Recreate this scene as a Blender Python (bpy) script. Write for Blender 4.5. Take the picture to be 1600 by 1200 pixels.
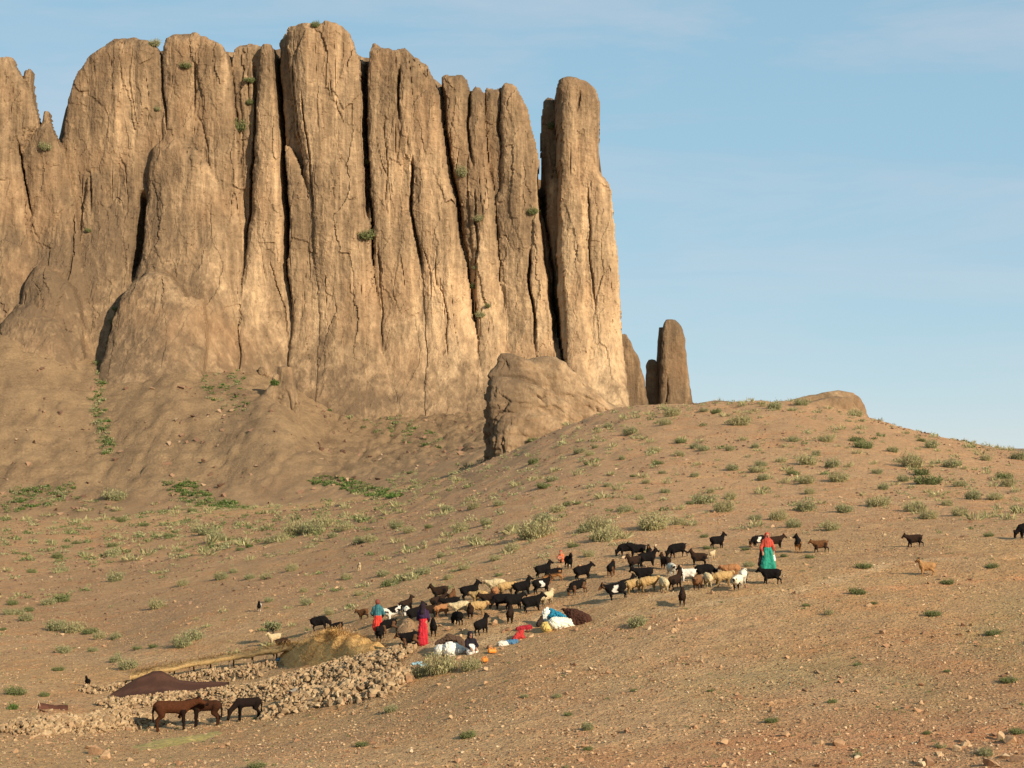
import bpy, bmesh, math, random
import numpy as np
from mathutils import Vector, Matrix
random.seed(7); RNG = np.random.default_rng(11)
R = math.radians
sc = bpy.context.scene
for o in list(bpy.data.objects): bpy.data.objects.remove(o)

# ------------------------------------------------------------------ camera, sky, sun, exposure
F = 3111.0                                    # focal length in photo pixels (1600 wide)
PITCH = math.atan(100 / F)
cd = bpy.data.cameras.new('camera'); cam = bpy.data.objects.new('camera', cd)
sc.collection.objects.link(cam); sc.camera = cam
cd.sensor_width = 36; cd.lens = 36 * F / 1600; cd.clip_start = .5; cd.clip_end = 20000
cam.rotation_euler = (math.pi / 2 + PITCH, 0, 0)
SUN_EL, SUN_AZ = R(24), R(140)                # azimuth clockwise from +Y (view direction)
sdir = Vector((math.sin(SUN_AZ) * math.cos(SUN_EL), math.cos(SUN_AZ) * math.cos(SUN_EL), math.sin(SUN_EL)))
w = bpy.data.worlds.new('World'); sc.world = w; w.use_nodes = True
nt = w.node_tree; nt.nodes.clear()
sky = nt.nodes.new('ShaderNodeTexSky'); sky.sky_type = 'NISHITA'; sky.sun_disc = False
sky.sun_elevation = SUN_EL; sky.sun_rotation = SUN_AZ
sky.altitude = 4000; sky.air_density = 1.0; sky.dust_density = .0; sky.ozone_density = 6.0
bg = nt.nodes.new('ShaderNodeBackground'); bg.inputs['Strength'].default_value = .12
wo = nt.nodes.new('ShaderNodeOutputWorld')
tc = nt.nodes.new('ShaderNodeTexCoord')       # faint cirrus everywhere in the sky
mp = nt.nodes.new('ShaderNodeMapping'); mp.inputs['Scale'].default_value = (2.2, 2.2, 13); mp.inputs['Rotation'].default_value = (0, R(9), 0)
nz = nt.nodes.new('ShaderNodeTexNoise'); nz.inputs['Scale'].default_value = 2.1; nz.inputs['Detail'].default_value = 7; nz.inputs['Roughness'].default_value = .58
nz.inputs['Distortion'].default_value = .4
cr = nt.nodes.new('ShaderNodeValToRGB'); cr.color_ramp.elements[0].position = .46; cr.color_ramp.elements[1].position = .80
cr.color_ramp.elements[1].color = (.24, .24, .24, 1)
mx = nt.nodes.new('ShaderNodeMix'); mx.data_type = 'RGBA'; mx.inputs['B'].default_value = (6.2, 6.5, 6.8, 1)
L = nt.links.new
L(tc.outputs['Generated'], mp.inputs['Vector']); L(mp.outputs[0], nz.inputs['Vector']); L(nz.outputs[0], cr.inputs[0])
L(cr.outputs[0], mx.inputs['Factor']); L(sky.outputs[0], mx.inputs['A']); gm = nt.nodes.new('ShaderNodeGamma'); gm.inputs[1].default_value = .2; L(mx.outputs['Result'], gm.inputs[0])
hs = nt.nodes.new('ShaderNodeHueSaturation'); hs.inputs['Hue'].default_value = .482; hs.inputs['Saturation'].default_value = 1.95; hs.inputs['Value'].default_value = 2.66
L(gm.outputs[0], hs.inputs['Color']); L(hs.outputs[0], bg.inputs[0]); L(bg.outputs[0], wo.inputs[0])
sl = bpy.data.lights.new('sun', 'SUN'); sl.energy = 4.8; sl.angle = R(.53); sl.color = (1, .86, .68)
so = bpy.data.objects.new('sun', sl); sc.collection.objects.link(so)
so.rotation_euler = sdir.to_track_quat('Z', 'Y').to_euler()
sc.view_settings.view_transform = 'Standard'; sc.view_settings.look = 'None'
sc.view_settings.exposure = .66; sc.view_settings.gamma = 1; sc.view_settings.use_curve_mapping = False
sc.render.engine = 'CYCLES'; sc.cycles.max_bounces = 6

# ------------------------------------------------------------------ helpers
COL = sc.collection
cp, sp = math.cos(PITCH), math.sin(PITCH)
def ray(u, v):
    """direction through a photo pixel, per unit of y"""
    a = (np.asarray(u, float) - 800) / F; b = (600 - np.asarray(v, float)) / F
    dy = cp - b * sp; dz = sp + b * cp
    return a / dy, dz / dy
def at(u, v, D):
    a, b = ray(u, v); return a * D, b * D
_perm = np.random.default_rng(3).permutation(256); _perm = np.concatenate([_perm, _perm, _perm])
_g = np.random.default_rng(4).normal(size=(256, 3)); _g /= np.linalg.norm(_g, axis=1)[:, None]; _gx, _gy, _gz = [np.ascontiguousarray(q, np.float32) for q in _g.T]; _perm = _perm.astype(np.int32)
def pnoise(P):
    P = np.asarray(P, np.float32); i = np.floor(P); f = P - i; i = i.astype(np.int32) & 255
    u = f * f * f * (f * (f * 6 - 15) + 10); out = np.zeros(len(P), np.float32)
    ix, iy, iz = i.T; fx, fy, fz = np.ascontiguousarray(f.T); ux, uy, uz = np.ascontiguousarray(u.T)
    for dx in (0, 1):
        px = _perm[ix + dx]
        for dy in (0, 1):
            py = _perm[px + iy + dy]; wxy = (ux if dx else 1 - ux) * (uy if dy else 1 - uy)
            for dz in (0, 1):
                h = _perm[py + iz + dz]
                out += wxy * (uz if dz else 1 - uz) * (_gx[h] * (fx - dx) + _gy[h] * (fy - dy) + _gz[h] * (fz - dz))
    return out * 1.5
def fbm(P, sc_=(1, 1, 1), oct=3, gain=.5, off=0.):
    P = P * np.asarray(sc_, float) + off; a = 1.; o = 0
    for k in range(oct):
        o = o + a * pnoise(P + 17.3 * k); P = P * 2.03; a *= gain
    return o
def n2(x, y, s, oct=3, gain=.5, off=0.):
    sh = np.shape(x); P = np.stack([np.ravel(x), np.ravel(y), np.zeros(np.size(x))], 1)
    return fbm(P, (1 / s, 1 / s, 1), oct, gain, off).reshape(sh)
def mesh_np(name, V, faces, smooth=True, cols=None, alpha=None):
    """V (n,3); faces: list of int arrays (m,3) and/or (m,4)"""
    me = bpy.data.meshes.new(name)
    if not isinstance(faces, (list, tuple)): faces = [faces]
    faces = [f for f in faces if len(f)]
    nl = sum(f.size for f in faces); nf = sum(len(f) for f in faces)
    me.vertices.add(len(V)); me.vertices.foreach_set('co', np.ascontiguousarray(V, np.float32).ravel())
    me.loops.add(nl); me.loops.foreach_set('vertex_index', np.concatenate([f.ravel() for f in faces]).astype(np.int32))
    st = []; o = 0
    for f in faces:
        st.append(o + np.arange(len(f)) * f.shape[1]); o += f.size
    me.polygons.add(nf); me.polygons.foreach_set('loop_start', np.concatenate(st).astype(np.int32))
    me.polygons.foreach_set('use_smooth', np.full(nf, smooth, bool))
    if cols is not None:
        ca = me.color_attributes.new('Col', 'FLOAT_COLOR', 'POINT')
        c4 = np.ones((len(V), 4), np.float32); c4[:, :3] = cols; c4[:, 3] = 1 if alpha is None else alpha; ca.data.foreach_set('color', c4.ravel())
    me.update(calc_edges=True); me.validate()
    return me
def link(name, me, mat=None, parent=None):
    o = bpy.data.objects.new(name, me); COL.objects.link(o)
    if mat is not None and me is not None and not me.materials: me.materials.append(mat)
    if parent: o.parent = parent
    return o
def tag(o, label=None, cat=None, group=None, kind=None):
    if label: o['label'] = label
    if cat: o['category'] = cat
    if group: o['group'] = group
    if kind: o['kind'] = kind
    return o
def empty(name, loc, rz=0):
    o = bpy.data.objects.new(name, None); COL.objects.link(o); o.location = loc; o.rotation_euler = (0, 0, rz); o.empty_display_size = .3
    return o
def quad_grid(nr, nc, wrap=False):
    i = np.arange(nr - 1)[:, None]; j = np.arange(nc if wrap else nc - 1)[None, :]; j2 = (j + 1) % nc
    return np.stack([i * nc + j, i * nc + j2, (i + 1) * nc + j2, (i + 1) * nc + j], -1).reshape(-1, 4)

# ------------------------------------------------------------------ materials
class NT:
    def __init__(s, name):
        s.m = bpy.data.materials.new(name); s.m.use_nodes = True; s.t = s.m.node_tree
        s.b = s.t.nodes['Principled BSDF']; s.b.inputs['Roughness'].default_value = .95
        s.b.inputs['Specular IOR Level'].default_value = .15
    def n(s, k, **kw):
        nd = s.t.nodes.new('ShaderNode' + k)
        for a, b in kw.items(): setattr(nd, a, b)
        return nd
    def l(s, a, b): s.t.links.new(a, b)
    def pos(s, scale=(1, 1, 1), obj=False):
        if obj: src = s.n('TexCoord').outputs['Object']
        else: src = s.n('NewGeometry').outputs['Position']
        m = s.n('Mapping'); m.inputs['Scale'].default_value = scale; s.l(src, m.inputs['Vector']); return m.outputs[0]
    def noise(s, vec, scale, det=5, rough=.55, dist=0.):
        q = s.n('TexNoise'); q.inputs['Scale'].default_value = scale; q.inputs['Detail'].default_value = det
        q.inputs['Roughness'].default_value = rough; q.inputs['Distortion'].default_value = dist; s.l(vec, q.inputs['Vector']); return q.outputs[0]
    def ramp(s, fac, stops):
        q = s.n('ValToRGB'); e = q.color_ramp.elements
        while len(e) < len(stops): e.new(.5)
        for k, (p, c) in enumerate(stops):
            e[k].position = p; e[k].color = (c, c, c, 1) if not hasattr(c, '__len__') else (*c, 1)
        s.l(fac, q.inputs[0]); return q.outputs[0]
    def mix(s, fac, a, b, mode='MIX'):
        q = s.n('Mix', data_type='RGBA', blend_type=mode)
        for k, x in (('Factor', fac), ('A', a), ('B', b)):
            if hasattr(x, 'is_linked'): s.l(x, q.inputs[k])
            elif k == 'Factor': q.inputs[k].default_value = x
            else: q.inputs[k].default_value = (*x, 1)
        return q.outputs['Result']
    def math(s, op, a, b=None):
        q = s.n('Math', operation=op)
        for k, x in enumerate((a, b)):
            if x is None: continue
            if hasattr(x, 'is_linked'): s.l(x, q.inputs[k])
            else: q.inputs[k].default_value = x
        return q.outputs[0]
    def bump(s, h, strength, dist):
        q = s.n('Bump'); q.inputs['Strength'].default_value = strength; q.inputs['Distance'].default_value = dist
        s.l(h, q.inputs['Height']); s.l(q.outputs[0], s.b.inputs['Normal']); return q
    def out(s, col): s.l(col, s.b.inputs['Base Color']); return s.m

def rock_material(name, fine=1.0):
    """conglomerate: pale fresh sandstone under patchy brown desert varnish, streaked down the face"""
    t = NT(name)
    p = t.pos(); ps = t.pos((1, 1, .10)); pz = t.pos((.2, .2, 1))
    big = t.noise(t.pos((1, 1, .55)), .035, 4, .6, .6)
    streak = t.noise(ps, .42, 6, .62, .5)
    streak2 = t.noise(ps, 1.6, 4, .6)
    mott = t.noise(p, .8 * fine, 7, .68)
    bed = t.noise(pz, .45, 4, .6, .3)
    oi = t.n('ObjectInfo'); sep = t.n('SeparateColor'); t.l(oi.outputs['Color'], sep.inputs[0])
    f = t.math('ADD', t.math('MULTIPLY', big, 1.1), t.math('MULTIPLY', t.math('SUBTRACT', streak, .15), 1.07))
    f = t.math('ADD', f, t.math('MULTIPLY', bed, .25)); f = t.math('ADD', f, t.math('MULTIPLY', mott, .45))
    f = t.math('ADD', f, t.math('MULTIPLY', streak2, .25))
    ca = t.n('Attribute', attribute_name='Col'); cs = t.n('SeparateColor'); t.l(ca.outputs['Color'], cs.inputs[0])
    f = t.math('ADD', f, cs.outputs[0]); f = t.math('ADD', f, t.math('SUBTRACT', sep.outputs[0], 1.0))          # bias per buttress
    col = t.ramp(t.math('ADD', t.math('MULTIPLY', t.math('SUBTRACT', f, .97), 1.5), .275), [(.0, (.135, .089, .050)), (.22, (.198, .130, .071)), (.42, (.265, .176, .097)), (.58, (.34, .228, .126)), (.76, (.43, .292, .160)), (1., (.53, .368, .207))])
    vor = t.n('TexVoronoi'); vor.inputs['Scale'].default_value = 1.5 * fine; t.l(p, vor.inputs['Vector'])
    peb = t.ramp(vor.outputs['Color'], [(.2, .80), (.8, 1.16)])
    col = t.mix(.35, col, peb, 'MULTIPLY')
    st2 = t.noise(t.pos((1, 1, .045)), .9, 5, .7, .3); col = t.mix(t.ramp(st2, [(.56, 0.), (.66, .5)]), col, t.mix(1, col, (.64, .61, .57), 'MULTIPLY'))
    red = t.ramp(t.noise(p, .06, 3), [(.48, 0.), (.7, .3)])
    col = t.mix(red, col, (.33, .185, .09))
    h = t.math('ADD', t.math('MULTIPLY', mott, 1.0), t.math('MULTIPLY', vor.outputs['Distance'], .22))
    h = t.math('ADD', h, t.math('MULTIPLY', streak, 1.4)); h = t.math('ADD', h, t.math('MULTIPLY', bed, .6))
    t.bump(h, .5, .75 / fine)
    return t.out(col)
M_ROCK = rock_material('conglomerate_rock'); M_ROCKN = rock_material('outcrop_rock', 2.2)

def ground_material():
    t = NT('stony_ground'); p = t.pos()
    a = t.noise(p, .05, 5, .6); b = t.noise(p, .35, 5, .6); c = t.noise(p, 2.6, 5, .7); d = t.noise(p, 9., 3, .7)
    at_ = t.n('Attribute', attribute_name='Col'); col = at_.outputs['Color']
    col = t.mix(t.ramp(a, [(.35, 0.), (.65, .5)]), col, t.mix(1, col, (.80, .80, .84), 'MULTIPLY'))
    col = t.mix(t.ramp(b, [(.48, 0.), (.7, .55)]), col, t.mix(1, col, (1.10, .86, .72), 'MULTIPLY'))
    col = t.mix(.8, col, t.ramp(c, [(.30, .66), (.5, 1.), (.70, 1.28)]), 'MULTIPLY')
    vor = t.n('TexVoronoi'); vor.inputs['Scale'].default_value = 6.5; t.l(p, vor.inputs['Vector'])
    vs = t.n('SeparateColor'); t.l(vor.outputs['Color'], vs.inputs[0])
    isp = t.math('MULTIPLY', t.ramp(vs.outputs[1], [(.36, 0.), (.44, 1.)]), t.ramp(vor.outputs['Distance'], [(.30, 1.), (.44, 0.)]))
    pc = t.ramp(vs.outputs[0], [(.0, (.14, .078, .046)), (.3, (.27, .15, .08)), (.65, (.40, .265, .145)), (1., (.54, .41, .26))])
    col = t.mix(t.math('MULTIPLY', isp, .8), col, pc)
    h = t.math('ADD', t.math('MULTIPLY', c, .8), t.math('MULTIPLY', d, .5)); h = t.math('ADD', h, t.math('MULTIPLY', isp, .35))
    col = t.mix(1., col, (1.13, 1.08, .965), 'MULTIPLY')
    r1 = t.noise(t.pos((1, .6, .5)), .16, 8, .72, .3); r2 = t.noise(t.pos((.1, .1, 1)), .9, 5, .6, .4); r3 = t.noise(p, 1.9, 6, .75)
    rf = t.math('ADD', t.math('MULTIPLY', r1, .5), t.math('ADD', t.math('MULTIPLY', r2, .15), t.math('MULTIPLY', r3, .38)))
    rc = t.ramp(rf, [(.40, (.15, .096, .051)), (.49, (.225, .145, .076)), (.56, (.28, .182, .094)), (.66, (.375, .248, .128))])
    ra = at_.outputs['Alpha']; col = t.mix(ra, col, rc)
    h = t.math('ADD', t.math('MULTIPLY', h, t.math('SUBTRACT', 1., ra)), t.math('MULTIPLY', t.math('ADD', t.math('MULTIPLY', r3, 3.), t.math('MULTIPLY', r2, 1.5)), ra))
    t.bump(h, .9, .2)
    return t.out(col)
M_GROUND = ground_material()

def stone_material(name, stops):
    t = NT(name); p = t.pos(); oi = t.n('ObjectInfo')
    at_ = t.n('Attribute', attribute_name='Col'); s = t.n('SeparateColor'); t.l(at_.outputs['Color'], s.inputs[0])
    rnd = t.math('FRACT', t.math('ADD', oi.outputs['Random'], s.outputs[0]))
    col = t.ramp(rnd, stops)
    n = t.noise(p, 7, 5, .65); col = t.mix(.7, col, t.ramp(n, [(.3, .7), (.7, 1.25)]), 'MULTIPLY'); t.bump(n, .6, .05)
    return t.out(col)
M_STONE = stone_material('field_stone', [(0, (.20, .108, .06)), (.3, (.31, .175, .092)), (.6, (.36, .22, .115)), (.9, (.43, .29, .16)), (1, (.52, .40, .25))])
M_WALL = stone_material('wall_stone', [(0, (.21, .132, .068)), (.3, (.29, .19, .098)), (.6, (.35, .235, .125)), (.88, (.41, .29, .16)), (1, (.29, .165, .085))])
M_SCREE = stone_material('scree_stone', [(0, (.13, .075, .048)), (.5, (.20, .115, .07)), (.85, (.28, .17, .10)), (1, (.36, .25, .155))])

def attr_material(name, rough=.9, var=.25, nscale=9, transl=0., bump=.3, obj=True):
    t = NT(name); t.b.inputs['Roughness'].default_value = rough
    a = t.n('Attribute', attribute_name='Col'); n = t.noise(t.pos(obj=obj), nscale, 4, .65)
    col = t.mix(1., a.outputs['Color'], t.ramp(n, [(.25, 1 - var), (.75, 1 + var)]), 'MULTIPLY')
    if bump: t.bump(n, bump, .03)
    if transl:
        tr = t.n('BsdfTranslucent'); t.l(col, tr.inputs[0]); ms = t.n('MixShader'); ms.inputs[0].default_value = transl
        o = t.t.nodes['Material Output']; t.l(t.b.outputs[0], ms.inputs[1]); t.l(tr.outputs[0], ms.inputs[2]); t.l(ms.outputs[0], o.inputs[0])
    return t.out(col)
M_COAT = attr_material('animal_coat', .95, .35, 22); M_COAT.node_tree.nodes['Principled BSDF'].inputs['Specular IOR Level'].default_value = .03
M_PLANT = attr_material('desert_foliage', .8, .2, 3, .25, 0)
M_STRAW = attr_material('straw', .85, .3, 12, 0, .5)
M_CLOTH = attr_material('woven_cloth', .9, .18, 14, 0, .25)
M_SKIN = attr_material('skin', .6, .08, 10, 0, .1)
M_WOOD = attr_material('weathered_wood', .85, .35, 12)
M_PLASTIC = attr_material('plastic_sheet', .45, .12, 6, 0, .15)

# ------------------------------------------------------------------ terrain: (u, v, distance) control points
CP = [(-400,1215,62),(0,1205,62),(400,1203,58),(800,1203,55),(1200,1203,52),(1600,1203,50),(2000,1195,48),
 (0,1150,74),(243,1145,77),(380,1122,79),(560,1090,77),(650,1068,76),(800,1060,70),(1200,1060,65),(1600,1060,62),(1900,1055,60),
 (655,1006,80),(705,1020,79),(870,985,81),(1200,975,74),(1600,960,73),(1198,890,86),(1600,900,82),(1850,890,80),(1440,898,83),(1430,853,93),(1600,840,93),
 (590,990,84),(740,935,89),(960,930,84),(1120,857,99),(990,870,96),(870,900,92),(1000,805,119),(1300,800,114),(1600,800,110),(1900,800,108),
 (900,745,150),(1200,740,142),(1600,745,138),(850,695,190),(1000,690,172),(1200,685,166),(1400,695,162),(1600,722,160),
 (950,641,222),(1100,632,210),(1200,629,206),(1300,634,204),(1350,652,198),(1450,676,192),(1580,703,186),(1700,722,180),(2000,755,172),(2300,780,170),
 (950,668,270),(1100,670,265),(1300,685,260),(1500,735,250),(1800,770,240),(2200,800,240),
 (950,660,420),(1050,665,600),(1300,690,600),(1700,720,600),(2200,730,600),
 (700,900,105),(560,885,128),(600,830,150),(700,800,165),(760,740,205),(800,770,150),
 (430,1000,98),(300,960,108),(180,1002,112),(60,1060,92),(0,1090,86),(-300,1090,90),(0,985,116),(-300,965,120),(330,880,155),(450,812,225),(640,770,290),(700,742,310),(752,706,330),
 (0,905,165),(100,855,210),(200,815,270),(0,812,280),(-300,812,280),(300,790,330),(480,785,340),(560,766,358),
 (-100,765,395),(60,765,395),(60,700,411),(60,640,429),(60,570,448),(60,520,462),(-150,700,408),(-150,600,432),(-150,500,456),(-400,700,408),(-400,560,450),
 (160,752,398),(160,700,415),(160,640,436),(160,580,458),(260,768,388),(260,700,408),(260,640,427),(260,592,444),(340,730,400),(340,650,426),(340,590,456),
 (430,778,372),(430,705,396),(430,655,416),(430,615,434),(500,705,422),(500,655,452),(500,606,484),
 (600,716,405),(700,700,420),(600,634,478),(740,645,460),(800,640,470),
 (0,480,500),(260,520,500),(430,560,500),(600,590,510),(0,480,570),(400,520,570),(800,600,570),(-400,480,570),(0,640,900),(800,660,900),(1600,715,900),(0,690,2000),(800,695,2000),(1600,710,2000),(-700,690,2000),(2300,710,2000),
 (-700,1200,62),(-700,1000,110),(-700,800,300),(-700,560,470),(2300,1190,48),(2300,900,78)]
CP = np.array(CP, float)
_A = np.stack([(CP[:, 0] - 800) / 1600 * 1.3, np.log(CP[:, 2])], 1); _s = ray(800, CP[:, 1])[1]
def _phi(r2): return .5 * r2 * np.log(r2 + 1e-12)
def _fit():
    n = len(_A); K = _phi(((_A[:, None] - _A[None]) ** 2).sum(-1)) + np.diag(np.where((CP[:, 2] > 75) & (CP[:, 2] < 270) & (CP[:, 0] < 900), 9e-3, 1.2e-3))
    Pm = np.c_[np.ones(n), _A]; S = np.block([[K, Pm], [Pm.T, np.zeros((3, 3))]])
    return np.linalg.solve(S, np.r_[_s, 0, 0, 0])
_w = _fit()
def sstep(a, b, x): t = np.clip((x - a) / (b - a), 0, 1); return t * t * (3 - 2 * t)
def height(x, y):
    x = np.asarray(x, float); y = np.asarray(y, float); sh = np.broadcast(x, y).shape
    x = np.broadcast_to(x, sh).ravel(); y = np.broadcast_to(y, sh).ravel()
    yy = np.clip(y, 46, 2500); a = np.clip(x / yy * F / 1600, -.93, .93) * 1.3; l = np.log(yy)
    s = np.empty(len(x))
    for k in range(0, len(x), 40000):
        e = slice(k, k + 40000)
        s[e] = _phi((a[e, None] - _A[None, :, 0]) ** 2 + (l[e, None] - _A[None, :, 1]) ** 2) @ _w[:-3] + _w[-3] + _w[-2] * a[e] + _w[-1] * l[e]
    z = s * yy
    zn = np.where(y > 0, np.maximum(-1.7 - .25 * y, -8.6), -1.7 + .05 * y)
    t = sstep(30, 50, y); z = z * t + zn * (1 - t)
    amp = np.clip(y / 100, .3, 3.2)
    z = z + amp * (.13 * n2(x, y, 17, 2) + .055 * n2(x, y, 4.2, 2, off=5.)) + .075 * n2(x, y, 1.2, 3, off=9.)
    rg = np.abs(n2(x, y * .35, 7, 2, off=31.)); far = sstep(100, 220, y)     # rills down the far slopes
    z = z - far * .22 * np.clip(.2 - rg, 0, 1) / .2
    m = sstep(365, 400, y) * (1 - sstep(700, 900, y))                       # bare slickrock aprons under the cliffs
    z = z + m * (.6 * n2(x, y * .5, 14, 3, off=61.) + .62 * n2(x, y, 3.4, 4, .62, off=67.)) - m * .5 * np.clip(.16 - np.abs(n2(x, y * .3, 9, 2, off=91.)), 0, 1) / .16
    st = z + .5 * n2(x, y, 12, 2, off=97.); z = z + m * (.10 + .12 * n2(x, y, 20, 1, off=99.)) * np.sin(st * 2 * np.pi / 2.3)    # ledges
    return z.reshape(sh)

def steps(*seg):
    o = [seg[0][0]]
    for a, b, d0, d1 in seg:
        x = a
        while x < b - 1e-6:
            x += d0 + (d1 - d0) * (x - a) / (b - a); o.append(min(x, b))
    return np.array(o)
ys = np.r_[np.array([-4000, -1500, -500, -200, -80, -30]), steps((-10, 40, 5, 1.), (40, 120, .29, .34), (120, 300, .42, 1.1), (300, 500, 1.2, 1.4), (500, 560, 1.2, 3.), (560, 900, 5, 30), (900, 6000, 60, 700))]
xh = steps((0, 30, .34, .36), (30, 75, .38, .85), (75, 140, .8, 1.1), (140, 170, 1.2, 2.), (170, 400, 4, 25), (400, 6000, 50, 900))
xs = np.r_[-xh[:0:-1], xh]
GX, GY = np.meshgrid(xs, ys); GZ = height(GX, GY)
from_y, from_x = ys, xs
def H(x, y):
    """terrain height by bilinear lookup"""
    x = np.asarray(x, float); y = np.asarray(y, float)
    j = np.clip(np.searchsorted(xs, x) - 1, 0, len(xs) - 2); i = np.clip(np.searchsorted(ys, y) - 1, 0, len(ys) - 2)
    tx = (x - xs[j]) / (xs[j + 1] - xs[j]); ty = (y - ys[i]) / (ys[i + 1] - ys[i])
    return (GZ[i, j] * (1 - tx) + GZ[i, j + 1] * tx) * (1 - ty) + (GZ[i + 1, j] * (1 - tx) + GZ[i + 1, j + 1] * tx) * ty
def ground_at(u, v, dmin=44., dmax=560.):
    """world points where the lines of sight through photo pixels meet the ground (nan: sky)"""
    u = np.atleast_1d(np.asarray(u, float)); v = np.atleast_1d(np.asarray(v, float)); a, b = ray(u, v)
    D = np.geomspace(dmin, dmax, 1500); out = np.full((len(u), 3), np.nan)
    for k in range(len(u)):
        g = H(a[k] * D, D) - b[k] * D; hit = np.nonzero(g > 0)[0]
        if len(hit):
            i = hit[0]
            d = D[0] if i == 0 else D[i - 1] + (D[i] - D[i - 1]) * (-g[i - 1]) / (g[i] - g[i - 1])
            out[k] = a[k] * d, d, H(a[k] * d, d)
    return out
def gp(u, v): return ground_at(u, v)[0]

def ground_colours():
    x, y = GX, GY
    base = np.array([.365, .228, .112]); c = np.broadcast_to(base, x.shape + (3,)).copy()
    def lay(m, col): c[:] = c * (1 - m[..., None]) + np.array(col) * m[..., None]
    near = 1 - sstep(52, 84, y + .25 * x * 0 + 3 * n2(x, y, 9))
    lay(near * sstep(-10, 12, x + 4 * n2(x, y, 6)) * .75, (.33, .183, .096))
    lay(sstep(.05, .45, n2(x, y, 11, 3, off=3.)) * .55, (.40, .265, .145))
    lay(sstep(.1, .5, n2(x, y, 7, 3, off=13.)) * .45, (.315, .192, .105))
    # thin green flush of annual plants on the right of the foreground
    lay(sstep(.0, .5, n2(x, y * .5, 5, 3, off=23.)) * sstep(0, 10, x) * sstep(56, 62, y) * (1 - sstep(72, 82, y)) * .32, (.20, .20, .085))
    # purple-brown scree of the gully flank
    lay(sstep(100, 120, y) * (1 - sstep(260, 300, y)) * (1 - sstep(-14, 14, x + 6 * n2(x, y, 18))) * .4, (.275, .165, .094))
    lay(sstep(.1, .45, n2(x, y, 30, 3, off=41.)) * sstep(90, 130, y) * .4, (.325, .19, .105))
    lay(sstep(84, 120, y) * sstep(-16, 6, x) * (1 - sstep(270, 300, y)) * .75, (.40, .245, .136))
    rk = sstep(300, 345, y + 14 * n2(x, y, 25, 2)); lay(rk * .85, (.285, .185, .108))
    lay(rk * sstep(0, .5, n2(x, y, 14, 3, off=8.)) * .6, (.35, .23, .13))
    for pl, wd, col_ in (([(1262,933),(1330,925),(1420,917),(1500,911),(1600,905)], .45, (.46, .235, .115)), ([(930,985),(1000,974),(1060,969),(1110,966)], .35, (.45, .235, .12)), ([(1060,1190),(1250,1165),(1420,1160),(1600,1150)], 2.2, (.40, .20, .10)), ([(0,905),(60,890),(130,885),(220,878)], 2.2, (.46, .27, .145)), ([(960,962),(1100,945),(1250,925),(1400,878),(1600,868)], .5, (.46, .315, .175)), ([(640,1018),(760,1000),(900,945),(1050,930),(1180,900)], 1.0, (.44, .30, .165)), ([(700,880),(900,830),(1100,800),(1350,790),(1600,770)], .8, (.46, .30, .165)), ([(820,790),(1000,750),(1250,735),(1500,760)], .9, (.45, .29, .155)), ([(150,940),(300,900),(420,850),(560,800)], 1.2, (.42, .26, .14))):
        q = ground_at([k[0] for k in pl], [k[1] for k in pl]); dm = np.full(x.shape, 9e9)
        for a_, b_ in zip(q[:-1, :2], q[1:, :2]):
            ab_ = b_ - a_; tt = np.clip(((x - a_[0]) * ab_[0] + (y - a_[1]) * ab_[1]) / (ab_ @ ab_), 0, 1); dm = np.minimum(dm, np.hypot(x - a_[0] - tt * ab_[0], y - a_[1] - tt * ab_[1]))
        lay(np.exp(-(dm / wd) ** 2) * np.clip(.6 + 1.2 * n2(x, y, 1.6, 3, off=81.), 0, 1), col_)
    return c.reshape(-1, 3)
V = np.stack([GX, GY, GZ], -1).reshape(-1, 3)
tag(link('ground', mesh_np('ground', V, quad_grid(len(ys), len(xs)), True, ground_colours(), sstep(345, 400, GY + 10 * n2(GX, GY, 25, 2)).ravel()), M_GROUND), kind='structure')

def slabs(x, z, sx, sz, seed):
    """broken rock: each cell of a jittered lattice is a flat tilted facet, stepping at its edges"""
    a, b = x / sx, z / sz; i, j = np.floor(a).astype(int), np.floor(b).astype(int); best = np.full(x.shape, 9e9); val = np.zeros(x.shape)
    r = np.random.default_rng(seed); T1, T2, T3, T4, T5 = [r.uniform(-1, 1, 4096) for _ in range(5)]
    for di in (-1, 0, 1):
        for dj in (-1, 0, 1):
            h = ((i + di) * 157 + (j + dj) * 311) & 4095; ca = i + di + .5 + .42 * T1[h]; cb = j + dj + .5 + .42 * T2[h]; d = (a - ca) ** 2 + (b - cb) ** 2
            m = d < best; best = np.where(m, d, best); val = np.where(m, T3[h] + .9 * T4[h] * (a - ca) + .5 * T5[h] * (b - cb), val)
    return val
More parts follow.
